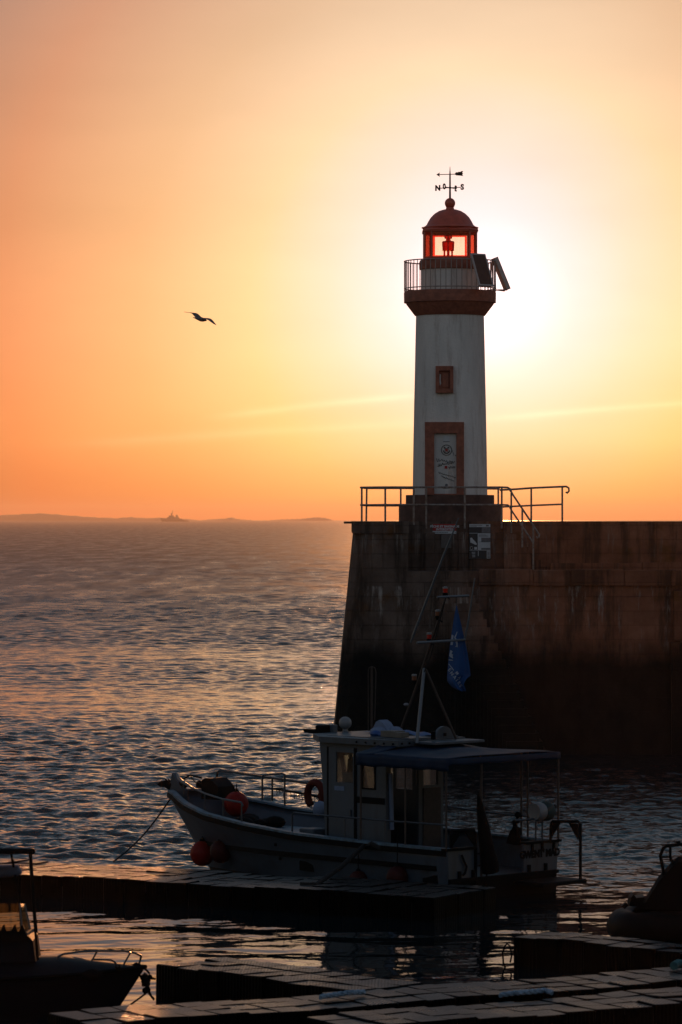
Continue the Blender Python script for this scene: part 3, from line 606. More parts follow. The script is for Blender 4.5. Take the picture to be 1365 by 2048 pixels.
# lantern
hw, ch = q(51.2), q(13.5)
oct_ = [(-hw + ch, -hw), (hw - ch, -hw), (hw, -hw + ch), (hw, hw - ch), (hw - ch, hw), (-hw + ch, hw), (-hw, hw - ch), (-hw, -hw + ch)]
zl0, zl1 = zt(520.5), zt(457.8)
fr = MB()
for x_, y_ in oct_: fr.tube([(x_, y_, zl0), (x_, y_, zl1)], .036, 6)
for z_, r in ((zl0 + .03, .05), (zl1 - .09, .075)): fr.tube([(x_, y_, z_) for x_, y_ in oct_], r, 6, True)
lfo = Lp(fr, 'lantern_frame', M['dome'], False)
for i in range(8):
    a, b_ = oct_[i], oct_[(i + 1) % 8]; red = i % 2 == 1 or i in (2, 6)
    p = MB().add([(a[0], a[1], zl0 + .06), (b_[0], b_[1], zl0 + .06), (b_[0], b_[1], zl1 - .16), (a[0], a[1], zl1 - .16)], [(0, 1, 2, 3)])
    pane_o = p.build('lantern_pane', M['pane_red'] if red else M['pane'], lfo)
    if not red:      # red strip added round the clear panes to imitate their red-lit edges
        A_, B_ = Vector((*a, 0)), Vector((*b_, 0)); e_ = (B_ - A_).normalized(); z0_, z1_ = zl0 + .06, zl1 - .16; g_ = MB()
        def cn(u, z_): return A_ * .985 + e_ * u + Vector((0, 0, z_))
        wl_ = (B_ - A_).length; o4 = [cn(.03, z0_), cn(wl_ - .03, z0_), cn(wl_ - .03, z1_), cn(.03, z1_)]; i4 = [cn(.10, z0_ + .05), cn(wl_ - .10, z0_ + .05), cn(wl_ - .10, z1_ - .05), cn(.10, z1_ - .05)]
        g_.add(o4 + i4, [(k, (k + 1) % 4, (k + 1) % 4 + 4, k + 4) for k in range(4)]); g_.build('edge_glow_strip', M['strip_red'], lfo)
# lamp
lp = MB(); x0 = q(897 - 900.5)
T0 = Matrix.Translation((x0, 0, 0))
lp.lathe([(q(11.5), zt(502)), (q(12.5), zt(484)), (q(11), zt(482.5)), (q(5), zt(481.5)), (q(4.5), zt(478)), (q(7.6), zt(477)), (q(8), zt(471)), (q(6.5), zt(469)), (q(1), zt(468.6))], 20, T0)
for k in range(6):
    a = k * math.pi / 3 + .3; lp.tube([(x0 + q(9) * math.cos(a), q(9) * math.sin(a), zt(518)), (x0 + q(9) * math.cos(a), q(9) * math.sin(a), zt(501))], .017, 6)
lp.lathe([(q(12), zt(519)), (q(12), zt(514)), (q(3), zt(513))], 16, T0); lp.tube([(x0, 0, zt(519)), (x0, 0, zt(460))], .03, 6)
for k in (-1, 1): lp.tube([(x0 + k * q(3.5), 0, zt(472)), (x0 + k * q(6), 0, zt(464)), (x0 + k * q(2), 0, zt(458))], .015, 5)
Lp(lp, 'beacon_lamp', M['lamp_body'])
# dome and vane
dm = MB().lathe([(q(40), zt(458.5)), (q(53), zt(458.2)), (q(57), zt(456.3)), (q(57), zt(455.2)), (q(51), zt(453.3)), (q(47), zt(450)), (q(43.5), zt(443)), (q(38.5), zt(435)), (q(31), zt(427.5)), (q(22), zt(422)), (q(13), zt(419.3)), (q(8.5), zt(418.5)), (q(7.5), zt(414.5)), (q(9), zt(413.5))], 56)
for k in range(10):
    a = k * math.pi / 5 + .2; dm.box((q(54) * math.cos(a), q(54) * math.sin(a), zt(460)), (.06, .06, .06))
Lp(dm, 'dome', M['dome'])
Lp(MB().ball((0, 0, zt(406.5)), q(10.6), 28), 'finial_ball', M['dome'])
vn = Lp(MB().tube([(0, 0, zt(398)), (0, 0, zt(375)), (0, 0, zt(350)), (0, 0, zt(333))], [.036, .03, .026, .006], 8), 'weather_vane', M['iron'])
vn_arms = MB(); al = math.atan2(12.5, 25); RA = q(27)
dN, dE = Vector((-math.cos(al), math.sin(al), 0)), Vector((math.sin(al), math.cos(al), 0)); zc = Vector((0, 0, zt(375.5)))
vn_arms.tube([dN * RA * .86 + zc, -dN * RA * .86 + zc], .014, 6); vn_arms.tube([dE * RA * .86 + zc, -dE * RA * .86 + zc], .014, 6); vn_arms.ball(zc, .045, 10)
vn_arms.build('compass_arm', M['iron'], vn, True)
for ch_, dv in (('N', dN), ('S', -dN), ('E', dE), ('O', -dE)):
    ax = dv if dv.x > 0 else -dv     # reading direction as seen from the quay
    mt = Matrix.Translation(dv * RA + zc) @ Matrix((( ax.x, 0, -ax.y, 0), (ax.y, 0, ax.x, 0), (0, 1, 0, 0), (0, 0, 0, 1)))
    MB().text(ch_, .25, mt, .012, bold=.012).build('compass_letter', M['iron'], vn)
ar = MB(); za = zt(348)
ar.tube([(q(-24), 0, za - .02), (q(24), 0, za)], .013, 6)
ar.prism([(q(-27.5), -.008, za - .02), (q(-20), -.008, za + .055), (q(-21.5), -.008, za - .01), (q(-20), -.008, za - .095)], (0, .016, 0))
ar.prism([(q(9), -.008, za), (q(12), -.008, za + .06), (q(16), -.008, za + .055), (q(17), -.008, za + .075), (q(21), -.008, za + .07), (q(22), -.008, za + .095), (q(26.5), -.008, za + .10), (q(24.5), -.008, za + .04), (q(26.5), -.008, za + .01), (q(24.5), -.008, za - .02), (q(26.5), -.008, za - .07), (q(21), -.008, za - .055), (q(16), -.008, za - .05), (q(12), -.008, za - .045)], (0, .016, 0))
ar.build('vane_arrow', M['iron'], vn)
# solar panels on the gallery
def solar(beta, rad_b, ztop, zbot, wid, off, label, thick=.06):
    o_ = Vector((math.sin(beta), -math.cos(beta), 0)); t_ = Vector((math.cos(beta), math.sin(beta), 0))
    up = Vector((0, 0, ztop - zbot)) - o_ * off; n_ = t_.cross(up).normalized()
    if n_.dot(o_) < 0: n_ = -n_
    base = o_ * (rad_b + off) + Vector((0, 0, zbot)); hgt = up.length; u_ = up.normalized()
    Mx = Matrix((( t_.x, u_.x, n_.x, base.x), (t_.y, u_.y, n_.y, base.y), (t_.z, u_.z, n_.z, base.z), (0, 0, 0, 1)))
    f = MB(); f.box((0, hgt / 2, 0), (wid, hgt, thick), Mx)
    ro = f.build('solar_panel', M['alu'], lh, label=label)
    c = MB()
    for i in range(4):
        for j in range(7): c.box((-wid / 2 + .05 + (i + .5) * (wid - .1) / 4, .05 + (j + .5) * (hgt - .1) / 7, thick / 2 + .004), ((wid - .1) / 4 - .003, (hgt - .1) / 7 - .003, .01), Mx)
    c.build('solar_cell', M['solar_cell'], ro)
    b = MB()
    for s_ in (-.4, .4):
        p0 = base + t_ * wid * s_; p1 = o_ * rad_b + Vector((0, 0, zbot)) + t_ * wid * s_; p2 = base + up + t_ * wid * s_
        b.tube([p0 - n_ * .05, p1, p2 - n_ * .05], .025, 6)
    b.build('bracket', M['alu'], ro)
solar(R(35), 1.53, zt(513), zt(578), .60, .47, 'dark solar panel facing half towards the camera')
solar(R(97), 1.50, zt(515), zt(579), .66, .44, 'solar panel seen edge-on', .13)

# ------------------------------------------------------------------ gull
def gull():
    Y = 116.0; mb = MB(); c0 = wp(402, 637, Y)
    def W(px, py, dy=0): 
        v = wp(px, py, Y); return Vector((v.x, Y + dy, v.z)) 
    body = [(386, 635, -.0, .006), (391, 636, 0, .022), (396, 637, 0, .05), (402, 638.5, 0, .07), (407, 639.5, 0, .062), (410, 640, 0, .045), (412.5, 640.5, 0, .03), (414.3, 641.2, 0, .006)]
    mb.tube([W(a, b_, d_) for a, b_, d_, r in body], [r for *_, r in body], 12)
    def wing(st):
        sec = []
        for a, b_, d_, cx_, cy_, cz_ in st:
            p = W(a, b_, d_); c = Vector((cx_, cy_, cz_)); th = Vector((0, 0, max(.006, c.length * .05)))
            sec.append([p, p + c * .35 + th, p + c, p + c * .35 - th])
        n = 4; vs = [v for s_ in sec for v in s_]; fs = [(0, 1, 2, 3), tuple((len(sec) - 1) * 4 + i for i in (3, 2, 1, 0))]
        for k in range(len(sec) - 1):
            for i in range(4): fs.append((k * 4 + i, k * 4 + (i + 1) % 4, (k + 1) * 4 + (i + 1) % 4, (k + 1) * 4 + i))
        mb.add(vs, fs)
    wing([(407, 636, 0, -.13, .06, -.05), (402, 633, .03, -.14, .06, -.055), (396, 627, .1, -.14, .05, -.045), (391, 625, .2, -.11, .05, -.02), (383, 624, .32, -.06, .04, -.006), (375, 623.2, .42, -.03, .03, -.003), (368, 622, .5, -.005, .01, 0)])
    wing([(405, 635.5, 0, -.06, -.05, -.05), (411, 636, -.08, -.02, -.10, -.03), (417, 636.8, -.2, -.03, -.10, -.05), (422, 638, -.3, -.05, -.08, -.065), (426, 641, -.38, -.05, -.06, -.065), (430, 646, -.44, -.035, -.03, -.045), (434.3, 651.6, -.5, -.005, -.01, -.005)])
    o = mb.build('seagull', M['gull'], None, True); tag(recenter(o), 'seagull gliding with spread wings in the orange sky left of the lighthouse', 'bird')
gull()

# ------------------------------------------------------------------ ship on the horizon
def ship():
    Y = 8000.0; r_ = thing('naval_ship', 'hazy grey patrol ship far out on the horizon by the islands', 'ship', (X(350, Y), Y, 0))
    s_ = Y / K
    def zz(py): return H - (py - HOR) * s_
    def xx(px): return (px - 350) * s_
    mb = MB(); mb.prism([(xx(a), -4, zz(b_)) for a, b_ in ((320.5, 1036), (332, 1037.2), (368, 1039.5), (378.5, 1041.3), (378, 1044), (324, 1044))], (0, 8, 0)); mb.build('hull', M['ship'], r_)
    mb = MB(); mb.prism([(xx(a), -3, zz(b_)) for a, b_ in ((333, 1038), (335, 1035), (338, 1034), (338, 1031.5), (341, 1031), (348, 1031), (350, 1034), (351.5, 1034), (352, 1031), (356, 1031), (359, 1036), (361, 1037.5), (363, 1036.5), (365, 1038), (368, 1041), (333, 1041))], (0, 6, 0)); mb.build('superstructure', M['ship'], r_)
    mb = MB(); mb.tube([(xx(343), 0, zz(1031)), (xx(344.5), 0, zz(1027)), (xx(346), 0, zz(1021))], [1.6, .9, .4], 8); mb.box((xx(344), 0, zz(1028)), (4, 6, 1.5));  mb.build('mast', M['ship'], r_)
    mb = MB(); mb.box((xx(354), 0, zz(1032)), (4, 4, 5), ch=.8); mb.build('funnel', M['ship'], r_)
ship()

# ------------------------------------------------------------------ fishing boat
TB = Vector((3.25, 77.0, 0)); f_ = Vector((-.70711, .70711, 0)); p_ = Vector((-.70711, -.70711, 0))
boat = thing('fishing_boat', 'white fishing boat with wheelhouse and blue awning moored at the pontoon', 'boat', TB, R(135))
def w2px(s_, v, z_):
    P_ = TB + f_ * s_ + p_ * v; return 682.5 + P_.x / P_.y * K, HOR + (H - z_) / P_.y * K
def bpv(px, py, v):            # photo point on the plane v = const of the boat
    k = (px - 682.5) / K; a = TB + p_ * v; s_ = (a.x - k * a.y) / (k * f_.y - f_.x); Yy = a.y + f_.y * s_
    return Vector((s_, v, H - (py - HOR) / K * Yy))
def bps(px, py, s_):           # photo point on the plane s = const
    k = (px - 682.5) / K; a = TB + f_ * s_; v = (a.x - k * a.y) / (k * p_.y - p_.x); Yy = a.y + p_.y * v
    return Vector((s_, v, H - (py - HOR) / K * Yy))
LS, LW, BM = 9.85, 8.55, 1.68
def bs_(g): return BM * (.97 + .06 * math.sin(math.pi * min(1, g * 1.6))) * max(0, 1 - max(0, (g - .38) / .62) ** 2.5) ** .72
def bw_(g): return BM * .93 * max(0, 1 - max(0, (g - .15) / .85) ** 1.9) ** .95
SH = [(330, 1580), (345, 1588), (356, 1600), (370, 1611), (409, 1630), (485, 1650), (584, 1669), (650, 1677), (760, 1690), (893, 1702), (960, 1706)]
def zs_(g):
    z_ = 1.1
    for _ in range(4):
        px, py = w2px(g * LS, bs_(g), z_); tgt = np.interp(px, [a for a, b_ in SH], [b_ for a, b_ in SH]); Yy = (TB + f_ * g * LS + p_ * bs_(g)).y; z_ = H - (tgt - HOR) / K * Yy
    return z_
ZS = [zs_(i / 60) for i in range(61)]
def zs(g): return float(np.interp(g * 60, range(61), ZS))
def hb(g, z_):                 # hull point: (x, half breadth) at station g, height z
    t_ = z_ / zs(g)
    if t_ >= 0:
        t_ = min(t_, 1); return g * (LW + (LS - LW) * t_ ** .9), bw_(g) + (bs_(g) - bw_(g)) * t_ ** 1.15
    k = min(1, z_ / -.45); return g * (LW - .5 * k), bw_(g) * max(.02, 1 - k * k) ** .5
hm = MB(); NG = 44
lev = [-.45, -.36, -.2, 0, .15, .3, .5, .7, .85, 1.0]
def hp(g, l, sd_):
    z_ = l if l <= 0 else l * zs(g); x_, b_ = hb(g, z_); return (x_, sd_ * b_, z_)
for sd_ in (1, -1): hm.grid(lambda a, b_: hp(a ** .85 if a > 0 else 0, lev[int(round(b_ * 9))], sd_), NG, 9)
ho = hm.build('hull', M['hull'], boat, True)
so = ho.modifiers.new('t', 'SOLIDIFY'); so.thickness = .05; so.offset = 0
# transom with a gate
tm = MB()
def tz(v): return zs(0)
def tb(z_): return hb(0, z_)[1]
MB().prism([(-.012, v, z_) for v, z_ in ((-1.56, -.3), (1.56, -.3), (1.6, .40), (-1.6, .40))], (.01, 0, 0)).build('transom_antifouling', M['trim'], boat)
for v0, v1, z0, z1 in ((-2, 2, -.45, .3), (.86, 2, .3, 2), (-2, -.62, .3, 2)):
    zz = np.linspace(z0, min(z1, zs(0)), 7)
    for a, b_ in zip(zz, zz[1:]):
        def cl(v, z_): return max(-tb(z_), min(tb(z_), v))
        tm.add([(x_, cl(v, z_), z_) for x_ in (-.005, .055) for z_ in (a, b_) for v in (v0, v1)], [(0, 1, 3, 2), (4, 6, 7, 5), (0, 4, 5, 1), (2, 3, 7, 6), (0, 2, 6, 4), (1, 5, 7, 3)])
tro = tm.build('transom', M['hull'], boat)
MB().text("GWENT' MAD", .20, Matrix.Translation((-.012, -1.09, .80)) @ Matrix.Rotation(R(-90), 4, 'Z') @ FACE, .004, bold=.012, spacing=.93).build('boat_name', M['trim'], tro)
# (text faces aft)
tc_ = MB(); tc_.box((.02, -1.16, zs(0) + .02), (.16, 1.08, .05)); tc_.box((.02, 1.28, zs(0) + .02), (.16, .84, .05)); tc_.box((-.03, 0, .42), (.08, 3.2, .07)); 
for v in (1.3, .9, -.75, -1.25): tc_.box((-.02, v, .52), (.05, .07, .16))
for v in (-.85, -1.15, -1.5): tc_.box((-.02, v, zs(0) - .07), (.04, .05, .14))
tc_.build('transom_trim', M['trim'], boat)
# gunwale, strakes
def ribbon(name, m, zoff0, zoff1, out, inn, g0=0.0, g1=1.0, n=40, zfun=None):
    mb = MB()
    for sd_ in (1, -1):
        sec = []
        for k in range(n + 1):
            g = g0 + (g1 - g0) * k / n; zt_ = zfun(g) if zfun else zs(g)
            x_, b_ = hb(g, min(zt_, zs(g)))
            sec.append([(x_, sd_ * max(.0, b_ + out), zt_ + zoff1), (x_, sd_ * max(0, b_ - inn), zt_ + zoff1), (x_, sd_ * max(0, b_ - inn), zt_ + zoff0), (x_, sd_ * max(0, b_ + out), zt_ + zoff0)])
        vs = [p for s_ in sec for p in s_]; fs = [(0, 1, 2, 3), tuple(n * 4 + i for i in (3, 2, 1, 0))]
        for k in range(n):
            for i in range(4): fs.append((k * 4 + i, k * 4 + (i + 1) % 4, (k + 1) * 4 + (i + 1) % 4, (k + 1) * 4 + i))
        mb.add(vs, fs)
    return mb.build(name, m, boat)
ribbon('gunwale', M['blueg'], .0, .045, .03, .14)
ribbon('sheer_strake', M['trim'], -.11, -.005, .045, -.01)
RU = [(395, 1680), (446, 1692), (545, 1705), (700, 1720), (872, 1737)]
def zru(g):
    z_ = .6
    for _ in range(4):
        x_, b_ = hb(g, z_); px, py = w2px(x_, b_, z_); tg = np.interp(px, [a for a, b2 in RU], [b2 for a, b2 in RU]); z_ = H - (tg - HOR) / K * (TB + f_ * x_ + p_ * b_).y
    return z_
ribbon('rubbing_strake', M['trim'], -.05, .05, .055, 0, .03, .93, 36, zru)
ribbon('boot_stripe', M['trim'], -.24, .0, .012, -.004, 0.0, .985, 36, lambda g: .30 - .20 * g)
dk = MB(); n = 30
for k in range(n):
    g0, g1 = k / n * .97, (k + 1) / n * .97
    q_ = []
    for g in (g0, g1):
        zd = max(.42, zs(g) - .62); x_, b_ = hb(g, zd); q_.append((x_, b_ - .02, zd))
    dk.add([(q_[0][0], q_[0][1], q_[0][2]), (q_[1][0], q_[1][1], q_[1][2]), (q_[1][0], -q_[1][1], q_[1][2]), (q_[0][0], -q_[0][1], q_[0][2])], [(0, 1, 2, 3)])
dk.build('deck', M['deck'], boat)
# registration on the bow
def hullwarp(off):
    def fn(v):      # v.x = station metres, v.z = height
        g = v.x / LS
        for _ in range(3):
            x_, b_ = hb(g, v.z); g += (v.x - x_) / LS
        x_, b_ = hb(g, v.z); return Vector((x_, b_ + off + v.y, v.z))
    return fn
rc = bpv(376, 1646, .9); 
MB().text('1087', .30, Matrix.Translation((8.35, 0, rc.z - .02)) @ Matrix.Rotation(R(180), 4, 'Z') @ Matrix.Rotation(R(8), 4, 'Y') @ FACE, .003, bold=.014, warp=hullwarp(.012)).build('registration', M['trim'], boat)
for px, py, w_, h_ in ((866, 1757, .42, .17), (802, 1745, .5, .15), (612, 1732, .4, .2)):
    p3 = bpv(px, py, 1.55); x_, b_ = hb(p3.x / LS, p3.z); MB().box((p3.x, b_ + .005, p3.z), (w_, .05, h_), ch=.01).build('hull_vent', M['trim'], boat)
sc_ = MB()
for px, py in ((550, 1689), (552, 1718)):
    p3 = bpv(px, py, 1.6); x_, b_ = hb(p3.x / LS, p3.z); sc_.lathe([(.035, 0), (.035, .02)], 10, Matrix.Translation((p3.x, b_ + .01, p3.z)) @ Matrix.Rotation(R(-90), 4, 'X'))
sc_.build('scupper', M['trim'], boat)
# --- wheelhouse
HV = .85; S0 = 2.46; S1 = 4.17; ZD = .45; ZR = 2.96
def pv(px, py): v = bpv(px, py, HV); return v.x, v.z
lean = .20
def fx(s_, z_): return s_ + (lean * max(0, (z_ - 1.05)) / 1.9 if s_ > S1 - .01 else 0)
ds0, ds1 = pv(710, 1600)[0], pv(660, 1600)[0]
wx0, wz1 = pv(711, 1503); wx1, wz0 = pv(672, 1566)
vx0, vz1 = pv(750, 1533); vx1, vz0 = pv(725, 1575)
wl = MB()
wl.walls(lambda u, v, w_: (fx(u, v), HV - w_, v), (S0, S1), (ZD, ZR), [(vx0, vx1, vz0, vz1), (wx0, wx1, wz0, wz1), (3.98, 4.13, 1.9, 2.8)], .05)
wl.walls(lambda u, v, w_: (fx(u, v), -HV + w_, v), (S0, S1), (ZD, ZR), [(2.62, 3.2, 2.05, 2.74), (3.3, 3.78, 1.95, 2.78), (3.86, 4.13, 1.9, 2.8)], .05)
wl.walls(lambda u, v, w_: (S1 + lean * max(0, v - 1.05) / 1.9 - w_, u, v), (-HV + .05, HV - .05), (ZD, 1.05, ZR), [(-.78, -.03, 1.6, 2.84), (.03, .78, 1.6, 2.84)], .05)
wl.walls(lambda u, v, w_: (S0 + w_, u, v), (-HV + .05, HV - .05), (ZD, ZR), [(-.12, .70, ZD, 2.74), (-.70, -.26, 2.1, 2.72)], .05)
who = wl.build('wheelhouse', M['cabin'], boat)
st_ = MB(); st_.box(((pv(770, 1600)[0] + pv(714, 1600)[0]) / 2, HV + .008, pv(742, 1601)[1]), (pv(714, 1600)[0] - pv(770, 1600)[0], .02, .13)); st_.build('dark_stripe', M['trim'], who)
# door
dx0, dx1 = ds0, ds1
dd = MB(); dd.walls(lambda u, v, w_: (u, HV + .03 - w_, v), (dx0, dx1), (ZD + .1, 2.88), [(wx0 + .04, wx1 - .04, wz0 + .03, wz1 - .03)], .028)
ddo = dd.build('cabin_door', M['cabin'], boat)
ed = MB(); ed.box((dx0 - .03, HV + .012, 1.66), (.055, .03, 2.45)); ed.box((dx1 + .03, HV + .012, 1.66), (.055, .03, 2.45)); ed.build('door_frame', M['trim'], ddo)
MB().box((dx0 + .08, HV + .05, 1.55), (.04, .04, .14), ch=.01).build('door_handle', M['steel'], ddo)
MB().box(((dx0 + dx1) / 2 + .05, HV + .034, wz0 - .10), (.28, .008, .09)).build('door_sticker', M['cloth'], ddo)
def pane(name, a, b_, c, d, m=M['cabin_glass'], par=None): MB().add([a, b_, c, d], [(0, 1, 2, 3)]).build(name, m, par or who)
for x0, x1, z0, z1, par in ((vx0, vx1, vz0, vz1, who), (wx0 + .04, wx1 - .04, wz0 + .03, wz1 - .03, ddo)):
    y_ = HV - .01
    pane('window_pane', (x0, y_, z0), (x1, y_, z0), (x1, y_, z1), (x0, y_, z1), par=par)
for x0, x1, z0, z1 in ((2.62, 3.2, 2.05, 2.74), (3.3, 3.78, 1.95, 2.78), (3.86, 4.13, 1.9, 2.8)):
    pane('window_pane', (x0, -HV + .02, z0), (x1, -HV + .02, z0), (x1, -HV + .02, z1), (x0, -HV + .02, z1))
for a, b_ in ((-.78, -.03), (.03, .78)):
    q0 = S1 + lean * .55 / 1.9 - .02; q1 = S1 + lean * 1.79 / 1.9 - .02
    pane('window_pane', (q0, a, 1.6), (q0, b_, 1.6), (q1, b_, 2.84), (q1, a, 2.84))
wfm = MB()
for x0, x1, z0, z1 in ((vx0, vx1, vz0, vz1),):
    for a, b_, c, d in ((x0 - .03, x0, z0 - .03, z1 + .03), (x1, x1 + .03, z0 - .03, z1 + .03), (x0, x1, z0 - .03, z0), (x0, x1, z1, z1 + .03)): wfm.box(((a + b_) / 2, HV + .006, (c + d) / 2), (b_ - a, .03, d - c))
wfm.build('window_frame', M['trim'], who)
# things seen through the glass: helm seat back, paper stack, instrument box
MB().lathe([(.05, .9), (.14, 1.7), (.17, 2.2), (.12, 2.62), (.02, 2.66)], 12, Matrix.Translation((3.86, .42, 0)) @ Matrix.Diagonal((.7, .7, 1, 1))).build('helm_seat', M['deck'], boat, True)
MB().box((3.62, .74, wz0 + .13), (.30, .12, .2), ch=.01).build('instrument_box', M['lampw'], boat)
MB().box((4.0, 0, 1.30), (.35, 1.5, .5), ch=.03).build('helm_console', M['deck'], boat)
MB().box((S0 - .01, -.5, 1.3), (.04, .52, 1.5), ch=.01).build('aft_door_leaf', M['rusty'], boat)
MB().tube([(S0 - .03, .70, 1.25), (S0 - .03, .74, 2.4)], .045, 8).build('hanging_oilskin', M['cloth'], boat)
# roof
rf = MB(); zr0, zr1 = 2.97, 3.09
pl = [(1.98, -1.0), (1.98, 1.0), (4.25, 1.0), (4.62, .80), (4.70, 0), (4.62, -.80), (4.25, -1.0)]
rf.prism([(a, b_, zr0 + (.035 if a > 4.5 else 0)) for a, b_ in pl], (0, 0, zr1 - zr0)); rf.prism([(a * .93 + .2, b_ * .86, zr1) for a, b_ in pl], (0, 0, .03))
rfo = rf.build('roof', M['cabin'], boat)
bt = MB()
for k in range(9): bt.ball((1.965, -.88 + k * .22, 3.03), .022, 8)
for k in range(5): bt.ball((2.1 + k * .26, 1.01, 3.02), .022, 8)
bt.build('bolt', M['trim'], rfo)
rk = MB(); rk.box((1.7, -.25, 3.035), (.56, 1.5, .05), ch=.015); rk.build('aft_roof_shelf', M['cabin'], rfo)
# awning
aw = MB()
def aw_main(a, b_):
    s_ = -.06 + a * 2.06; v = -1.66 + b_ * 3.32; ed_ = abs(b_ - .5) * 2
    sag = -.035 * math.sin(math.pi * ((a * 2) % 1)) * (1 - ed_ ** 2); edge = 2.84 + .0 * a
    return (s_, v, edge + (.16 * a + .05 * (1 - a)) * (1 - ed_ ** 1.7) + sag + .012 * math.sin(9 * b_ + 5 * a))
aw.grid(aw_main, 16, 22)
aw.grid(lambda a, b_: (2.0 + a * .52, .98 + b_ * .68, 2.985 - .14 * b_ ** .8 + .012 * math.sin(7 * a)), 5, 6)
def val(x0, y0, x1, y1, n=24, zt_=2.842, drop=.24): aw.grid(lambda a, b_: (x0 + (x1 - x0) * a + (.012 * math.sin(a * 40) * b_ if y0 == y1 else -.01 * b_), y0 + (y1 - y0) * a + (.015 * math.sin(a * 31) * b_ if y0 == y1 else 0), zt_ - b_ * drop * (1 + .05 * math.sin(a * 25))), n, 3)
val(-.06, 1.66, 2.52, 1.66); val(-.06, -1.66, -.06, 1.66, drop=.13); val(-.06, -1.66, 2.0, -1.66, drop=.13); val(2.52, 1.66, 2.52, .98, drop=.15)
awo = aw.build('awning', M['awning'], boat, True); sm = awo.modifiers.new('t', 'SOLIDIFY'); sm.thickness = .006
def bt_tube(name, pts, r=.02, m=M['steel'], seg=8): return MB().tube(pts, r, seg).build(name, m, boat, True)
for px, v in ((722, 1.62), (811, 1.62), (893, 1.62)): a = bpv(px, 1533, v); bt_tube('awning_pole', [(a.x, v, 2.84), (a.x, v, zs(a.x / LS) if px > 700 else 1)], .02, M['rusty'])
for px, v in ((1043, -1.62), (1056, -1.58), (1117, -1.62)): a = bpv(px, 1533, v); bt_tube('awning_pole', [(a.x, v, 2.83), (a.x, v, 1.0)], .022, M['rusty'])
a = bps(963, 1600, .02); bt_tube('awning_pole', [(.02, a.y, 2.84), (.02, a.y, .45)], .026, M['rusty'])
# mast group, on the centre line
def mpt(px, py, v=0.0): return bpv(px, py, v)
bt_tube('mast', [mpt(800, 1463), mpt(826, 1395), mpt(858, 1300), mpt(893, 1192)], [.022, .03, .03, .018], M['rusty'])
bt_tube('mast_stay', [mpt(806, 1450, .08), mpt(834, 1380, .06), mpt(862, 1312, .03), mpt(890, 1204)], .010, M['rope'], 6)
bt_tube('mast_leg', [mpt(834, 1487, .55), mpt(849, 1337, .0)], .034, M['alup'])
bt_tube('mast_leg', [mpt(913, 1478, -.6), mpt(852, 1339, .0)], .026, M['rusty'])
c1 = mpt(905, 1192, 0); c2 = mpt(882, 1283, 0)
bt_tube('crossbar', [(c1.x, c1.y + .45, c1.z - .015), (c1.x, c1.y - .48, c1.z)], .022, M['alup'])
bt_tube('crossbar', [(c2.x, c2.y + .70, c2.z - .01), (c2.x, c2.y - .72, c2.z + .02)], .025, M['alup'])
a = mpt(822, 1285, .62); bt_tube('whip_aerial', [a, mpt(828, 1268, .62), mpt(888, 1110, .62), mpt(918, 1036, .62)], [.015, .028, .022, .012], M['alup'])
a = mpt(930, 1277, -.66); bt_tube('whip_aerial', [a, mpt(936, 1250, -.66), mpt(950, 1156, -.66)], [.024, .022, .012], M['alup'])
for px, py, lens in ((891, 1180, 'lens_red'), (859, 1272, 'lens_red'), (876, 1226, 'lens_orange'), (829, 1355, 'lens_orange')):
    c = mpt(px, py); Tm = Matrix.Translation(c)
    l_ = MB().lathe([(.048, -.055), (.05, .03)], 14, Tm).build('mast_light', M[lens], boat, True)
    MB().lathe([(.054, .03), (.054, .062), (.02, .07)], 14, Tm).build('lamp_cap', M['lampw'], l_, True)
    mbk = MB().lathe([(.03, -.14), (.055, -.10), (.055, -.055)], 12, Tm); mbk.tube([c + Vector((0, 0, -.12)), mpt(px + 9, py + 18)], .014, 6); mbk.build('lamp_bracket', M['trim'], l_, True)
MB().lathe([(.03, -.03), (.06, 0), (.03, .03)], 10, Matrix.Translation(mpt(813, 1409))).build('mast_fitting', M['lampw'], boat)
# rails
def rail(name, pts, r=.018, m=M['steel']): return bt_tube(name, pts, r, m)
rail('bow_rail', [bpv(354, 1546, .12), bpv(358, 1556, .3), bpv(366, 1564, .5), bpv(384, 1575, .8), bpv(410, 1587, 1.05), bpv(445, 1598, 1.28), bpv(483, 1605, 1.42), bpv(487, 1612, 1.43)], [.012, .04, .035, .025, .022, .022, .022, .018])
for px, py0, py1, v in ((368, 1566, 1612, .55), (410, 1587, 1634, 1.05), (447, 1598, 1645, 1.28), (484, 1605, 1655, 1.42)): rail('rail_post', [bpv(px, py0, v), bpv(px, py1, v)], .017)
a = 1.58
rail('side_rail', [bpv(585, 1672, a), bpv(585, 1630, a), bpv(589, 1625, a), bpv(612, 1628, a), bpv(720, 1637, a), bpv(803, 1644, a), bpv(893, 1650, a)], .019)
for px in (690, 770): rail('rail_post', [bpv(px, 1637 + (px - 690) * .08, a), bpv(px, 1688, a)], .016)
b_ = -1.45
rail('side_rail', [bpv(432, 1572, -1.05), bpv(435, 1545, -1.05), bpv(440, 1540, -1.08), bpv(528, 1554, -1.45), bpv(600, 1564, -1.55), bpv(652, 1572, -1.58)], .028)
for px, y0, y1, v in ((525, 1552, 1632, -1.2), (545, 1557, 1602, -1.48), (570, 1548, 1625, -1.2)): rail('gallows_post', [bpv(px, y0, v), bpv(px, y1, v)], .022)
rail('gallows_bar', [bpv(525, 1553, -1.2), bpv(528, 1550, -1.2), bpv(566, 1547, -1.2), bpv(570, 1550, -1.2)], .022); rail('gallows_bar', [bpv(525, 1577, -1.2), bpv(570, 1576, -1.2)], .016)
rail('side_rail', [bpv(546, 1577, -1.48), bpv(600, 1586, -1.55), bpv(650, 1596, -1.58)], .026, M['rope'])
hl = MB(); 
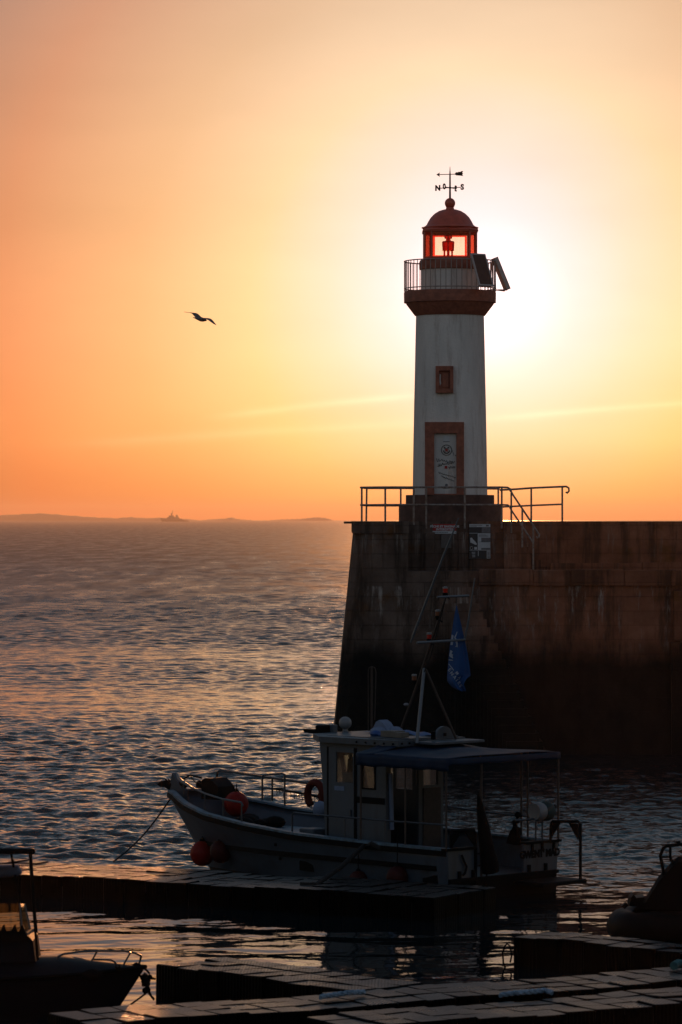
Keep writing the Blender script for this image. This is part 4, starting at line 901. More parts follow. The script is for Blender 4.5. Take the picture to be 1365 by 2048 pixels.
for k in range(12):
    px = 552 + k * 7.5 + random.uniform(-2, 2); y0 = 1578 + (px - 546) * .18; L_ = random.uniform(6, 18); hl.tube([bpv(px, y0, -1.5), bpv(px + 2, y0 + L_ * .6, -1.52), bpv(px + 1, y0 + L_, -1.5)], .008, 5)
hl.build('hanging_line', M['rope'], boat)
rail('side_rail', [bpv(897, 1613, -1.55), bpv(940, 1620, -1.56), bpv(1000, 1628, -1.6), bpv(1044, 1632, -1.62), bpv(1085, 1635, -1.63)], .02)
rail('stern_rail', [bps(1030, 1641, .05), bps(1070, 1638, .05), bps(1115, 1636, .05)], .022)
for px in (1072, 1085): rail('rail_post', [bps(px, 1638, .05), bps(px, 1686, .05)], .018)
# stern frame and platform
f1 = MB().tube([(-.0, -1.42, 1.0), (-.02, -1.42, 1.38), (-.05, -1.42, 1.44), (-.68, -1.5, 1.47), (-.74, -1.5, 1.42), (-.74, -1.5, .30)], .032, 8)
for x0, dx in ((-.01, -.26), (-.74, .26)): f1.prism([(x0, -1.45, 1.43), (x0 + dx, -1.45, 1.44), (x0, -1.45, 1.10)], (0, .03, 0))
f1.build('stern_frame', M['trim'], boat)
MB().box((-.42, -.95, .27), (.8, 1.35, .08), ch=.02).build('swim_platform', M['trim'], boat)
fr_ = MB(); fr_.tube([(.25, 1.25, .5), (.25, 1.25, 1.32), (.28, 1.2, 1.38), (.30, .55, 1.36), (.3, .5, 1.3), (.3, .5, .5)], .035, 8); fr_.prism([(.26, 1.22, 1.33), (.26, .95, 1.33), (.26, 1.22, 1.05)], (.03, 0, 0)); fr_.prism([(.28, .53, 1.33), (.28, .8, 1.33), (.28, .53, 1.05)], (.03, 0, 0)); fr_.build('net_frame', M['trim'], boat)
tt = MB(); a = bps(957, 1588, -.05); c = bps(982, 1745, -.1)
tt.tube([a, a.lerp(c, .15), a.lerp(c, .4), a.lerp(c, .7), a.lerp(c, .92), c], [.02, .07, .12, .15, .19, .17], 10); tt.build('furled_cover', M['black'], boat, True)
ld_ = MB()
for v in (.55, .85): ld_.tube([(-.06, v, 1.05), (-.06, v, .05)], .016, 6)
for k in range(4): ld_.tube([(-.06, .55, .2 + k * .24), (-.06, .85, .2 + k * .24)], .014, 6)
ld_.build('boarding_ladder', M['trim'], boat)
hk = MB().tube([(-.04, 1.25 + .0, .92), (-.05, 1.2, .8), (-.05, 1.12, .68), (-.04, 1.16, .55), (-.04, 1.22, .52)], .022, 6); hk.build('stern_hook', M['trim'], boat)
pr = MB(); pr.tube([bpv(1030, 1640, -1.5), bpv(1032, 1690, -1.5)], .05, 8); pr.prism([bpv(a_, b2, -1.45) for a_, b2 in ((1021, 1686), (1027, 1664), (1035, 1652), (1041, 1656), (1041, 1690))], (0, .12, 0)); pr.ball(bpv(1036, 1630, -1.5), .07, 10); pr.ball(bpv(1035, 1642, -1.5), .06, 10); pr.build('net_hauler', M['black'], boat, True)
# bow gear
an = MB(); a = bpv(350, 1575, .02)
an.tube([bpv(372, 1572, 0), bpv(352, 1566, 0), bpv(328, 1568, 0)], [.05, .06, .03], 8)
for px, py in ((331, 1557), (337, 1557), (343, 1556), (327, 1572), (338, 1562)): an.tube([bpv(px + 5, 1568, 0), bpv(px, py, 0)], [.06, .008], 6)
an.prism([bpv(a_, b2, -.06) for a_, b2 in ((324, 1568), (332, 1561), (346, 1560), (352, 1568), (348, 1580), (340, 1574), (330, 1573))], (0, .14, 0)); an.build('anchor', M['trim'], boat)
sp_ = MB(); sp_.prism([bpv(a_, b2, -.07) for a_, b2 in ((347, 1590), (350, 1568), (354, 1545), (356, 1548), (366, 1566), (376, 1580), (376, 1600))], (0, .14, 0)); sp_.build('stem_head', M['hull'], boat)
wn = MB(); c = bpv(420, 1575, -.25); wn.prism([bpv(a_, b2, .0) for a_, b2 in ((404, 1560), (411, 1556), (420, 1557), (436, 1574), (437, 1600), (403, 1598))], (0, -.5, 0))
wn.tube([bpv(398, 1568, -.25), bpv(410, 1572, -.25)], [.09, .07], 12); wn.tube([bpv(366, 1559, 0), bpv(381, 1550, 0), bpv(404, 1556, -.1)], .022, 6); wn.tube([bpv(382, 1553, 0), bpv(392, 1566, -.1)], .012, 5)
wn.build('windlass', M['trim'], boat)
# deck boxes
bx = MB(); a = bpv(628, 1660, .75); bx.box((a.x + .05, .72, .78), (.42, .42, .75), ch=.02); bx.build('deck_locker', M['cabin'], boat)
tb_ = MB(); tb_.box((5.75, .1, 1.0), (1.9, 1.15, .05), ch=.01)
for x_ in (4.95, 6.55):
    for y_ in (-.4, .6): tb_.box((x_, y_, .74), (.06, .06, .48))
tb_.build('sorting_table', M['blueg'], boat)
bag = MB(); bag.ball(bpv(640, 1618, -.9), .16, 12, (1, 1, 1.1)); bag.build('net_bag', M['cloth'], boat, True)
# roof fittings
rd = MB(); c = bpv(691, 1446, -.35); rd.ball(c, .135, 18); rd.lathe([(.06, 3.1), (.05, c.z - .1)], 10, Matrix.Translation((c.x, c.y, 0))); rd.build('radome', M['lampw'], boat, True)
c = bpv(668, 1463, .1); MB().box((c.x, c.y, 3.18), (.12, .12, .2), ch=.01).build('vent_post', M['cabin'], boat)
fl = MB(); c = bpv(648, 1460, .2); fl.box((c.x, c.y, 3.2), (.26, .3, .14), ch=.03); fl.prism([bpv(a_, b2, .15) for a_, b2 in ((620, 1457), (640, 1459), (662, 1462), (662, 1468), (640, 1466), (622, 1464))], (0, .2, 0)); fl.build('searchlight', M['black'], boat)
hd = MB(); c = bpv(890, 1477, -.45)
hd.prism([(c.x + .0, c.y + .2 * math.cos(t_) / .75, 3.06 + (.27 * math.sin(t_))) for t_ in np.linspace(0, math.pi, 16)], (.07, 0, 0)); hd.build('fairlead_plate', M['cabin'], boat)
hx = MB(); hx.box((c.x - .006, c.y, 3.16), (.02, .07, .06)); hx.build('plate_slot', M['trim'], boat)
c = bpv(867, 1478, .1); MB().lathe([(.055, 3.09), (.05, 3.11), (.05, 3.24), (.058, 3.25)], 12, Matrix.Translation((c.x, c.y, 0))).build('vent_cowl', M['black'], boat, True)

# things that lie on or hang from the boat
def bw(v): return boat.matrix_basis @ Vector(v)
boat_mat = Matrix.Translation(TB) @ Matrix.Rotation(R(135), 4, 'Z')
def world_mesh(mb): mb.v = [tuple(boat_mat @ Vector(p)) for p in mb.v]; return mb
def free(mb, name, m, label, cat, smooth=True, group=None): o = world_mesh(mb).build(name, m, None, smooth); return tag(recenter(o), label, cat, group)
cr_ = MB(); c = bpv(775, 1478, .55); 
cr_.box((2.62, .48, 3.19), (.40, .3, .12), Matrix.Identity(4)); cr_.box((2.32, .55, 3.18), (.22, .26, .10))
free(cr_, 'fish_crate', M['crate'], 'shallow beige crate lying on the wheelhouse roof beside the mast foot', 'crate', False)
pile = MB(); rs = random.Random(3)
c = bpv(758, 1466, .3); pile.ball((c.x, c.y, 3.2), .17, 16, (1.2, 1.0, .6)); pile.prism([bpv(a_, b2, .25) for a_, b2 in ((742, 1466), (752, 1444), (758, 1440), (766, 1446), (776, 1462), (770, 1474), (750, 1474))], (0, -.25, 0)); pile.ball((c.x - .25, c.y - .25, 3.2), .14, 14, (1.3, 1, .8))
free(pile, 'cloth_bundle', M['cloth'], 'pale crumpled cloth bundle on the wheelhouse roof', 'cloth')
tp = MB(); tp.grid(lambda a, b_: (2.15 + a * 2.0, -.72 + b_ * .5 + .03 * math.sin(a * 9), 3.13 + .06 * math.sin(a * 3.1) * math.sin(b_ * 3.1) + .02 * math.sin(a * 21 + b_ * 7)), 18, 6)
c = bpv(752, 1474, .45); tp.ball((c.x, c.y, 3.17), .13, 12, (1.1, .8, .55)); tp.ball((c.x - .18, c.y, 3.15), .10, 12, (1.1, .8, .5))
free(tp, 'blue_tarp', M['tarp'], 'dark blue tarpaulin spread across the wheelhouse roof', 'tarpaulin')
pl_ = MB().tube([bpv(744, 1470, .2), bpv(744, 1334, .2)], .022, 8)
pl_.tube([bpv(737, 1460, .2), bpv(737, 1342, .2), bpv(739, 1335, .2), bpv(744, 1333, .2), bpv(750, 1335, .2), bpv(752.5, 1344, .2), bpv(750, 1440, .2)], .009, 6)
free(pl_, 'boat_hook', M['rusty'], 'thin brown staff with a looped cord standing on the wheelhouse roof', 'staff')
# flag
FL = [(912.5, 1211, 914), (911, 1222, 916.5), (908.5, 1235, 919.5), (906, 1252, 923.5), (903.5, 1268, 927), (901, 1286, 931), (899, 1305, 935), (897, 1328, 938.5), (896, 1340, 940.2), (895.3, 1351, 941), (895, 1356, 934), (895.5, 1362, 930), (899, 1368, 927.5), (906, 1375, 929.5), (914, 1379.5, 931.5), (921, 1382, 931)]
def fw(px, py, off=0.0):
    ys = [a[1] for a in FL]; l_ = np.interp(py, ys, [a[0] for a in FL]); r_ = np.interp(py, ys, [a[2] for a in FL])
    u = (px - l_) / max(1, r_ - l_); k = (py - 1211) / 170
    dy = .10 * k * math.sin(u * 7.5 + 1.0 + k * 1.2) - .10 * u * k
    P_ = wp(px, py, 78.75); P_.y += dy - off; return P_
fm = MB()
def fgrid(a, b_):
    i = a * (len(FL) - 1); i0 = min(int(i), len(FL) - 2); t_ = i - i0; l_, y_, r_ = [FL[i0][k] * (1 - t_) + FL[i0 + 1][k] * t_ for k in range(3)]
    return fw(l_ + (r_ - l_) * b_, y_)
fm.grid(fgrid, 45, 16)
fo = thing('flag', 'blue flag with white print hanging limp from the fishing boat mast', 'flag', tuple(wp(912, 1382, 78.75)))
fc = local(fm, fo).build('cloth', M['flag'], fo, True); so = fc.modifiers.new('t', 'SOLIDIFY'); so.thickness = .004; so.offset = 0
def fpoly(mb, pts):
    n = len(pts); mb.add([fw(a, b_, .012) for a, b_ in pts] + [fw(a, b_, .008) for a, b_ in pts], [tuple(range(n)), tuple(range(2 * n - 1, n - 1, -1))] + [(i, (i + 1) % n, (i + 1) % n + n, i + n) for i in range(n)])
fp = MB()
for pts in (((914.3, 1263), (915.5, 1263.5), (911.5, 1275), (909, 1275)), ((904, 1269), (907.5, 1271), (906.8, 1280), (906, 1290), (901.5, 1290)), ((908, 1272), (913, 1277), (915.5, 1284), (915.5, 1294), (910, 1293.5), (913, 1290.5), (911, 1281)),
            ((901.5, 1300), (906, 1303), (903, 1307), (907, 1310), (901, 1314), (907, 1317), (899, 1312)), ((898.3, 1318.5), (906.5, 1320), (906, 1321), (898, 1321)), ((897.5, 1328), (899, 1328), (908.5, 1340), (907, 1341))): fpoly(fp, pts)
def fwarp(v): return fw(v.x, v.z, .011 + v.y)
for chs, px, py, rot in (('E', 899.5, 1340, 40), ('N', 904, 1347, 48), ('A', 909.5, 1354, 50), ('I', 914, 1360, 52), ('R', 918, 1366, 55), ('S', 921.5, 1372, 58)):
    fp.text(chs, 9.2, Matrix.Translation((px, 0, py)) @ Matrix.Diagonal((1, 1, -1, 1)) @ Matrix.Rotation(R(rot), 4, 'Y') @ FACE, .001, bold=.25, warp=fwarp)
fp.text('M', 8, Matrix.Translation((914, 0, 1346)) @ Matrix.Diagonal((1, 1, -1, 1)) @ Matrix.Rotation(R(50), 4, 'Y') @ FACE, .001, bold=.25, warp=fwarp); fp.text('A', 8, Matrix.Translation((919, 0, 1355.5)) @ Matrix.Diagonal((1, 1, -1, 1)) @ Matrix.Rotation(R(50), 4, 'Y') @ FACE, .001, bold=.25, warp=fwarp)
local(fp, fo).build('print', M['flagw'], fo)
local(MB().tube([wp(913, 1193, 78.75), wp(912.8, 1212, 78.75)], .008, 5), fo).build('halyard', M['rope'], fo); local(MB().tube([wp(911, 1381, 78.75), wp(911, 1478, 78.75)], .005, 5), fo).build('halyard', M['rope'], fo)
# lifebuoy (horseshoe) on the starboard rail
lb = MB(); c = bpv(631, 1590, -1.35)
pts = [(c.x + .0 - .26 * math.cos(t_) * .9, c.y + .26 * math.cos(t_) * .0, c.z + .27 * math.sin(t_)) for t_ in np.linspace(-.95, math.pi + .95, 20)]
lb.tube(pts, .085, 10); lb.ball(bpv(640, 1592, -1.35), .06, 10)
free(lb, 'lifebuoy', M['ring'], 'orange horseshoe lifebuoy hung on the rail in front of the wheelhouse', 'lifebuoy')
# buoys and fenders
def buoy(c, r, m, label, cat='fender', group='red fenders round the fishing boat', up=.9):
    t_ = thing('ball_fender', label, cat, tuple(c - Vector((0, 0, r))), 0, group)
    MB().ball((0, 0, r), r, 24, (1, 1, 1.05)).build('float', m, t_, True)
    k = MB().lathe([(r * .28, r * 1.93), (r * .2, r * 2.15), (r * .12, r * 2.25)], 12); k.tube([(0, 0, r * 2.2), (.01, .01, r * 2.2 + up)], .011, 6); k.build('lanyard', M['black'], t_, True)
    return t_
def hullside(px, py, v0=1.2, out=0.0):
    p3 = bpv(px, py, v0)
    for _ in range(6):
        g = min(.995, max(0, p3.x / LS)); g = min(.995, p3.x / max(.1, hb(g, p3.z)[0]) * g) if g > 0 else 0
        p3 = bpv(px, py, hb(g, p3.z)[1] + out)
    return boat_mat @ p3
buoy(hullside(405, 1707, .6, .24), .262, M['buoy'], 'large red ball fender hanging at the fishing boat bow', up=.55)
buoy(hullside(442, 1703, .8, .14), .235, M['buoyd'], 'darker red ball fender behind the large one at the bow', up=.5)
c = boat_mat @ bpv(473, 1608, -.2); buoy(c, .262, M['buoy'], 'red ball buoy lying on the foredeck inside the bow rail', 'buoy', up=.12)
buoy(hullside(717, 1762, 1.5, .14), .20, M['buoyd'], 'dull red fender between hull and pontoon below the cabin door', up=.6)
buoy(hullside(795, 1755, 1.5, .16), .22, M['buoyd'], 'dull brownish fender between hull and pontoon near the stern', up=.6)
fz = thing('net_float_roll', 'grey and teal float roll resting on the stern rail', 'float', tuple(boat_mat @ Vector((.05, -1.22, 1.5))), R(45))
MB().lathe([(.05, -.03), (.17, -.05), (.19, .02), (.19, .12), (.17, .18), (.05, .16)], 20, Matrix.Translation((-.19, 0, .15)) @ Matrix.Rotation(R(90), 4, 'Y')).build('pale_float', M['lampw'], fz, True)
MB().lathe([(.05, -.03), (.17, -.05), (.2, .02), (.2, .14), (.16, .2), (.05, .18)], 20, Matrix.Translation((.04, 0, .15)) @ Matrix.Rotation(R(90), 4, 'Y')).build('teal_float', M['green'], fz, True)
hd = MB(); c = boat_mat @ bpv(500, 1635, .1)
for k in range(16):
    a = rs.uniform(0, 6.28); rr = rs.uniform(0, .55); hd.ball((c.x + rr * math.cos(a) * 1.6, c.y + rr * math.sin(a), c.z - .15 + rs.uniform(-.1, .1)), rs.uniform(.14, .24), 10, (1.2, 1, .7))
tag(recenter(hd.build('net_heap', M['black'], None, True)), 'dark heap of fishing net on the foredeck below the red buoy', 'net')

# ------------------------------------------------------------------ pontoons
def plastic():
    m = bpy.data.materials.new('pontoon_plastic'); m.use_nodes = True; t = m.node_tree; b = t.nodes['Principled BSDF']
    c = N(t, 'ShaderNodeTexCoord'); sp = N(t, 'ShaderNodeSeparateXYZ'); t.links.new(c.outputs['Object'], sp.inputs[0])
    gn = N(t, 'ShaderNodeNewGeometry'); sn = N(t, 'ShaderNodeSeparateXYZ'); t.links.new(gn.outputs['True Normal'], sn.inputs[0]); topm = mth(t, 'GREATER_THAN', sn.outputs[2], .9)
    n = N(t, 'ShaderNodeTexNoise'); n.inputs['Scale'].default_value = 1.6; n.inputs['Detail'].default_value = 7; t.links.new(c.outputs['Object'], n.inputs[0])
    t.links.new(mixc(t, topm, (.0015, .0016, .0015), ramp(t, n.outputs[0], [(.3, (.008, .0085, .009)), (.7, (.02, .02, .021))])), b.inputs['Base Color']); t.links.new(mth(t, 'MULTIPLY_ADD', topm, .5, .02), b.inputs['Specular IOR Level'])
    t.links.new(mth(t, 'MULTIPLY_ADD', n.outputs[0], .3, .16), b.inputs['Roughness'])
    k = 2 * math.pi / .07
    h = mth(t, 'MULTIPLY', mth(t, 'SINE', mth(t, 'MULTIPLY', sp.outputs[0], k)), mth(t, 'SINE', mth(t, 'MULTIPLY', sp.outputs[1], k)))
    h = mth(t, 'MAXIMUM', h, 0.0)
    bmp = N(t, 'ShaderNodeBump'); bmp.inputs['Strength'].default_value = 1; bmp.inputs['Distance'].default_value = .011; t.links.new(h, bmp.inputs['Height']); t.links.new(bmp.outputs[0], b.inputs['Normal'])
    return m
PLA = plastic()
def pontoon(a, ang, length, rows_, free_, label, cube=.5):
    t_ = thing('floating_pontoon', label, 'pontoon', (a.x, a.y, 0), ang, 'modular floating pontoons of the harbour')
    n = int(round(length / cube)); body = MB(); rr = random.Random(int(abs(a.x) * 100) + n)
    for i in range(n):
        for j in range(rows_):
            dz = rr.uniform(-.012, .012) + .02 * math.sin(i * .7)
            body.box((0, 0, 0), (cube - .006, cube - .006, free_ + dz + .6), Matrix.Translation(((i + .5) * cube, (j + .5) * cube, (free_ + dz - .6) / 2)) @ Matrix.Rotation(rr.gauss(0, .018), 4, 'X') @ Matrix.Rotation(rr.gauss(0, .018), 4, 'Y') @ Matrix.Rotation(rr.gauss(0, .02), 4, 'Z'), ch=.018)
    body.build('float_cubes', PLA, t_)
    return t_
A = onz(0, 1745, .45); B = onz(850, 1793.5, .45); dv = (B - A).normalized(); ang1 = math.atan2(dv.y, dv.x)
A1 = A - dv * 3.0
pontoon(A1, ang1, (B - A1).length, 5, .45, 'long dark pontoon with glinting top beside the fishing boat')
A = onz(310, 1930, .55); B = onz(618, 1969, .55); dv = (B - A).normalized(); ang2 = math.atan2(dv.y, dv.x)
pontoon(A, ang2, 4.6, 3, .55, 'pontoon finger ending in a black block beside the small boat bow')
A = onz(1026, 1872, .5); B = onz(1365, 1904, .5); dv = (B - A).normalized(); ang4 = math.atan2(dv.y, dv.x)
pontoon(A, ang4, 6.0, 2, .5, 'pontoon finger in front of the black inflatable at the right')
A = onz(240, 2046, .5); B = onz(1365, 1962, .5); dv = (B - A).normalized(); ang3 = math.atan2(dv.y, dv.x)
pontoon(A - dv * .4, ang3, (B - A).length + 3, 3, .5, 'dimpled grey walkway pontoon crossing the whole foreground')
nv = Vector((dv.y, -dv.x, 0)); A2 = onz(560, 2054, .5)
dd_ = nv * 2.45; Aq = A - dv * .2 + nv * 2.0 * 1.0
pontoon(A + dv * 2.6 + nv * 2.2, ang3, (B - A).length + 1, 3, .5, 'nearest pontoon strip along the bottom edge of the picture')

# ropes
def twist(pts, r, m, name, label):
    P0 = [Vector(p) for p in pts]; fine = []
    for a, b_ in zip(P0, P0[1:]):
        for k in range(10): fine.append(a.lerp(b_, k / 10))
    fine.append(P0[-1]); mb = MB()
    for s_ in range(3):
        mb.tube([p + Vector((0, r * .6 * math.cos(i * .55 + s_ * 2.09), r * .6 * math.sin(i * .55 + s_ * 2.09))) for i, p in enumerate(fine)], r * .62, 6)
    tag(recenter(mb.build(name, m, None, True)), label, 'rope', 'mooring ropes lying on the pontoons')
z_ = .56
twist([onz(1000, 1990, z_), onz(1030, 1986, z_), onz(1060, 1984, z_ + .02), onz(1090, 1981, z_), onz(1105, 1985, z_)], .035, M['ropeb'], 'mooring_rope', 'thick blue and white rope lying on the walkway pontoon below the boat stern')
twist([onz(640, 1994, z_), onz(668, 1990, z_), onz(700, 1985, z_ + .02), onz(730, 1984, z_)], .035, M['ropeb'], 'mooring_rope', 'thick blue and white rope piece on the pontoon left of centre')
o = MB().tube([onz(1348, 1932, .60), onz(1356, 1927, .62), onz(1372, 1929, .60), onz(1380, 1934, .58)], .07, 8).build('rope_coil', M['ropet'], None, True); tag(recenter(o), 'teal rope bundle at the right edge on the pontoon', 'rope')
o = MB().tube([wp(1012, 1937, 65), wp(1007, 1925, 65), wp(1006, 1906, 65), wp(1010, 1892, 65), wp(1015, 1887, 65), wp(1020, 1892, 65), wp(1024, 1910, 65), wp(1021, 1925, 65)], .016, 6); 
o = o.build('grab_hoop', M['black'], None, True); tag(recenter(o), 'thin black hoop at the water end of the right pontoon finger', 'hoop')
a, b_ = boat_mat @ bpv(345, 1592, .02), onz(228, 1723, .45)
o = MB().tube([a.lerp(b_, k / 12) - Vector((0, 0, .28 * math.sin(math.pi * k / 12) * .5)) for k in range(13)], .02, 6).build('bow_line', M['rope'], None, True); tag(recenter(o), 'taut dark bow line from the fishing boat to the far pontoon', 'rope')
a, b_ = hullside(728, 1692, 1.6, .05), onz(632, 1770, .47)
o = MB().tube([a + Vector((.35, -.3, -.02)), a + Vector((.15, -.12, .06)), a, a.lerp(b_, .5) - Vector((0, 0, .05)), b_, b_ + Vector((-.3, .1, 0))], .05, 8).build('spring_line', M['rope'], None, True); tag(recenter(o), 'thick dark spring line slanting from the fishing boat rail down to the pontoon', 'rope')

# ------------------------------------------------------------------ small motor boat, left foreground
YM = 58.7; mo = thing('motor_boat', 'dark small motor boat with canopy and bow rail in the left foreground', 'boat', tuple(wp(288, HOR + H * K / YM, YM)), 0)
mo.location.z = 0
def ml(px, py, dy=0.0): v = wp(px, py, YM + dy); v = Vector((v.x - mo.location.x, dy, H - (py - HOR) / K * (YM + dy))); return v
mh = MB()
def mhp(a, b_, sd_):
    g = a ** .8; z_ = (-.3, 0, .3, .55, 1)[int(round(b_ * 4))]
    zsh = .60 + .14 * g * g; zz = z_ * zsh if z_ > 0 else z_; t_ = max(0, zz / zsh)
    xb = -5.2 + g * (4.75 + .48 * t_); wb = .95 * max(0, 1 - max(0, (g - .35) / .65) ** 2.4) ** .8 * (.72 + .28 * t_) * (1 if z_ >= 0 else .4)
    return (xb, sd_ * wb, zz)
for sd_ in (1, -1): mh.grid(lambda a, b_: mhp(a, b_, sd_), 26, 4)
mho = mh.build('hull', M['boatl'], mo, True)
dkm = MB(); 
def mdk(a, b_):
    g = a ** .8; wb = .95 * max(0, 1 - max(0, (g - .35) / .65) ** 2.4) ** .8; cab = .30 * min(1, max(0, (1 - g) / .25)) * (1 - abs(2 * b_ - 1) ** 2.5)
    return (-5.2 + g * 5.23, wb * (2 * b_ - 1) * .99, .60 + .14 * g * g + cab * .75)
dkm.grid(mdk, 26, 12); dkm.build('deck', M['boatl'], mo, True)
MB().add([p for k in range(27) for s_ in (1,) for p in ()], []).v
gwm = MB()
for sd_ in (1, -1): gwm.tube([Vector(mhp(k / 26, 1.0, sd_)) for k in range(27)], .035, 6)
gwm.build('rub_rail', M['black'], mo, True)
cn = MB(); cn.prism([ml(a, b_, -.5) for a, b_ in ((-120, 1925), (-120, 1868), (0, 1868), (30, 1868), (58, 1872), (66, 1882), (72, 1925))], (0, 1.0, 0)); cn.build('console', M['boatl'], mo)
ws = MB(); ws.add([ml(-120, 1807, -.5), ml(40, 1807, -.5), ml(45, 1868, -.5), ml(-120, 1868, -.5)], [(0, 1, 2, 3)]); ws.add([ml(40, 1807, -.5), ml(50, 1808, .5), ml(64, 1875, .5), ml(45, 1868, -.5)], [(0, 1, 2, 3)]); ws.build('windscreen', M['screen'], mo)
wfm = MB(); wfm.tube([ml(40, 1807, -.5), ml(45, 1868, -.5)], .014, 6); wfm.tube([ml(50, 1808, .5), ml(65, 1876, .5)], .014, 6); wfm.tube([ml(46, 1862, .5), ml(58, 1871, .5)], .02, 6); wfm.build('windscreen_frame', M['alup'], mo)
tpm = MB(); tpm.grid(lambda a, b_: ml(-160 + a * 225, 1700 + 3 * abs(2 * b_ - 1) ** 2 + .6 * math.sin(a * 30), -.7 + 1.4 * b_), 16, 8); tpm.tube([ml(-160, 1703, -.7), ml(66, 1703, -.7)], .04, 8); tpm.tube([ml(-160, 1701, .7), ml(62, 1702, .7)], .04, 8); tpm.tube([ml(65, 1703, -.7), ml(65, 1702, .7)], .05, 8)
tpo = tpm.build('canopy', M['black'], mo, True); so = tpo.modifiers.new('t', 'SOLIDIFY'); so.thickness = .03
for pts in (((60, 1703, -.7), (66, 1800, -.72), (76, 1920, -.75)), ((22, 1703, .7), (30, 1745, .7), (39, 1790, .7), (44, 1870, .7)), ((62, 1703, .7), (68, 1800, .72), (78, 1915, .72))): MB().tube([ml(*p) for p in pts], .02, 8).build('canopy_post', M['black'], mo, True)
tk = MB()
for px in (8, 30, 45): tk.prism([ml(px - 10, 1872, -.55), ml(px - 2, 1851, -.55), ml(px + 1, 1850, -.55), ml(px + 8, 1872, -.55)], (0, .1, 0))
tk.prism([ml(a, b_, -.56) for a, b_ in ((-60, 1872), (-10, 1862), (22, 1862), (48, 1864), (60, 1876), (60, 1884), (-60, 1884))], (0, .2, 0)); tk.build('dash_gear', M['black'], mo)
MB().tube([ml(-40, 1747, .75), ml(0, 1743, .75), ml(36, 1741, .75), ml(44, 1746, .75)], [.1, .1, .09, .02], 10).build('rolled_cover', M['cloth'], mo, True)
for dy in (-.62, .62):
    s_ = 0 if dy < 0 else 4
    MB().tube([ml(115, 1921, dy), ml(117, 1913, dy), ml(128, 1908, dy), ml(160, 1903.5, dy), ml(200, 1902, dy), ml(250, 1902, dy * .8), ml(270, 1906, dy * .5), ml(282, 1911, dy * .2), ml(283, 1914, 0)], .017, 8).build('bow_rail', M['steel'], mo, True)
    for p0, p1 in (((195, 1902), (183, 1924)), ((262, 1904), (245, 1934))): MB().tube([ml(p0[0], p0[1], dy * .9), ml(p1[0], p1[1], dy * .9)], .015, 6).build('rail_post', M['steel'], mo, True)
MB().tube([ml(283, 1911, 0), ml(278, 1932, 0)], .017, 6).build('rail_post', M['steel'], mo, True)
MB().tube([ml(188, 1919, -.6), ml(222, 1920, -.5), ml(230, 1924, -.48), ml(236, 1934, -.46)], .015, 6).build('grab_rail', M['steel'], mo, True)
bl = MB(); bl.ball(ml(274, 1935, 0), .08, 10); bl.box(ml(262, 1936, 0), (.25, .2, .07), ch=.02); bl.build('bow_roller', M['black'], mo, True); MB().ball(ml(185, 1951, -.9), .1, 10, (1.6, .7, 1)).build('side_fender', M['black'], mo, True); MB().ball(ml(236, 1934, -.4), .045, 8).build('cleat', M['black'], mo, True)
mr_ = MB(); r2_ = random.Random(9)
base = mo.location
def mw(px, py, dy=0): return ml(px, py, dy) + base
mr_.tube([mw(278, 1930), mw(290, 1937), mw(299, 1946), mw(298, 1953), mw(288, 1946)], .018, 6); mr_.tube([mw(296, 1954), mw(303, 1957), mw(312, 1958)], .018, 6); mr_.tube([mw(276, 1944), mw(287, 1962), mw(297, 1985), mw(309, 2000)], .018, 6); mr_.tube([mw(292, 1987), mw(280, 1996), mw(262, 2009)], .016, 6)
for k in range(14): mr_.ball(mw(294 + r2_.uniform(-7, 8), 1966 + r2_.uniform(-14, 22), r2_.uniform(-.1, .1)), r2_.uniform(.025, .055), 8)
mr_.tube([mw(300, 1960), mw(296, 1975), mw(303, 1992), mw(309, 1998)], .016, 6)
tag(recenter(mr_.build('mooring_tangle', M['black'], None, True)), 'tangle of chain and rope between the motor boat bow and the pontoon block', 'rope')

# ------------------------------------------------------------------ inflatable, right foreground
YI = 67.5; ib = thing('inflatable_boat', 'black inflatable boat with covered console and roll bar at the right edge', 'boat', (X(1300, YI), YI, 0))
def il(px, py, dy=0.0): v = wp(px, py, YI + dy); return Vector((v.x - ib.location.x, dy, v.z))
tbm = MB(); rr_ = .285; pts = []
zc_ = il(1300, 1847).z
for x_, y_ in ((3.4, -.75), (1.5, -.75), (.6, -.74), (0, -.70), (-.3, -.55), (-.44, -.3), (-.48, 0), (-.44, .3), (-.3, .55), (0, .7), (.6, .74), (1.5, .75), (3.4, .75)): pts.append((x_, y_, zc_ - (.04 if x_ < 0 else 0)))
tbm.tube(pts, rr_, 18); tbm.build('tube', M['rib'], ib, True)
MB().prism([(-.25, -.5, zc_ - .25), (-.25, .5, zc_ - .25), (3.4, .6, zc_ - .25), (3.4, -.6, zc_ - .25)], (0, 0, .12)).build('floor', M['rib'], ib)
cv = MB(); prof = [(1268, 1818), (1285, 1806), (1292, 1794), (1318, 1752), (1347, 1720), (1357, 1713), (1372, 1713), (1420, 1730), (1440, 1820)]
sec = [[il(a, b_, dy) - Vector((0, 0, (.10 if abs(dy) > .4 else 0) * (1 if b_ < 1800 else 0))) for a, b_ in prof] for dy in (-.55, -.38, 0, .38, .55)]
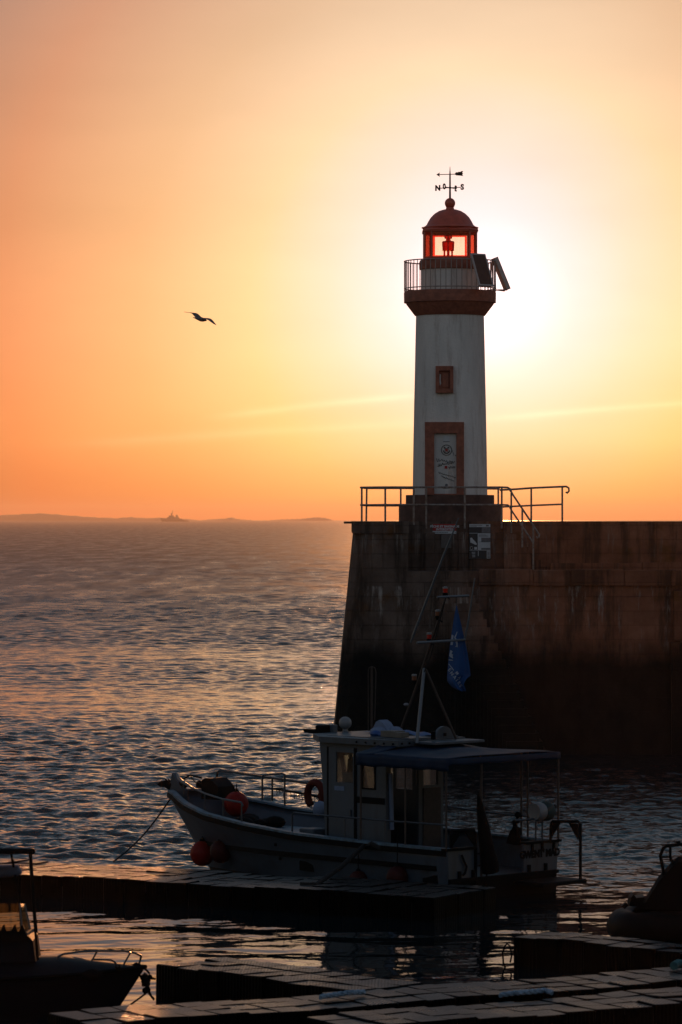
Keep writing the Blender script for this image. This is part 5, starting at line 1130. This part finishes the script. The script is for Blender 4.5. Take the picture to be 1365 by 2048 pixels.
n = len(prof); vs_ = [p for s_ in sec for p in s_]; fs_ = [tuple(range(n)), tuple(4 * n + i for i in range(n - 1, -1, -1))]
for k in range(4):
    for i in range(n): fs_.append((k * n + i, k * n + (i + 1) % n, (k + 1) * n + (i + 1) % n, (k + 1) * n + i))
cv.add(vs_, fs_); cv.build('console_cover', M['black'], ib)
rbm = MB()
for dy in (-.5, .5):
    rbm.tube([il(1329, 1752, dy), il(1323, 1720, dy), il(1321, 1712, dy), il(1327, 1696, dy), il(1334, 1692, dy), il(1372, 1688, dy), il(1420, 1688, dy)], .03, 8); rbm.tube([il(1341, 1692, dy), il(1341, 1714, dy), il(1347, 1728, dy)], .025, 8); rbm.tube([il(1322, 1714, dy), il(1341, 1714, dy)], .02, 6)
rbm.tube([il(1332, 1692, -.5), il(1332, 1692, .5)], .025, 8); rbm.tube([il(1357, 1690, 0), il(1357, 1682, 0)], .04, 8); rbm.build('roll_bar', M['black'], ib, True)
clt = MB(); clt.prism([il(a, b_, -.5) for a, b_ in ((1243, 1813), (1253, 1805), (1258, 1811), (1250, 1818))], (0, .2, 0)); clt.prism([il(a, b_, -.3) for a, b_ in ((1259, 1812), (1262, 1796), (1268, 1789), (1273, 1796), (1290, 1794), (1290, 1814))], (0, .5, 0)); clt.build('bow_step', M['rib'], ib)

# ------------------------------------------------------------------ haze
hz = MB().box((0, 6150, 21.5), (30000, 12900, 53))
hm_ = bpy.data.materials.new('haze_air'); hm_.use_nodes = True; t = hm_.node_tree; t.nodes.clear()
pv_ = N(t, 'ShaderNodeVolumePrincipled'); pv_.inputs['Color'].default_value = (.95, .80, .70, 1); pv_.inputs['Density'].default_value = 0.62e-4; pv_.inputs['Anisotropy'].default_value = .5
oo = N(t, 'ShaderNodeOutputMaterial'); t.links.new(pv_.outputs[0], oo.inputs['Volume'])
ho_ = hz.build('haze', hm_); ho_['kind'] = 'stuff'; hm_.cycles.homogeneous_volume = True if hasattr(hm_.cycles, 'homogeneous_volume') else None
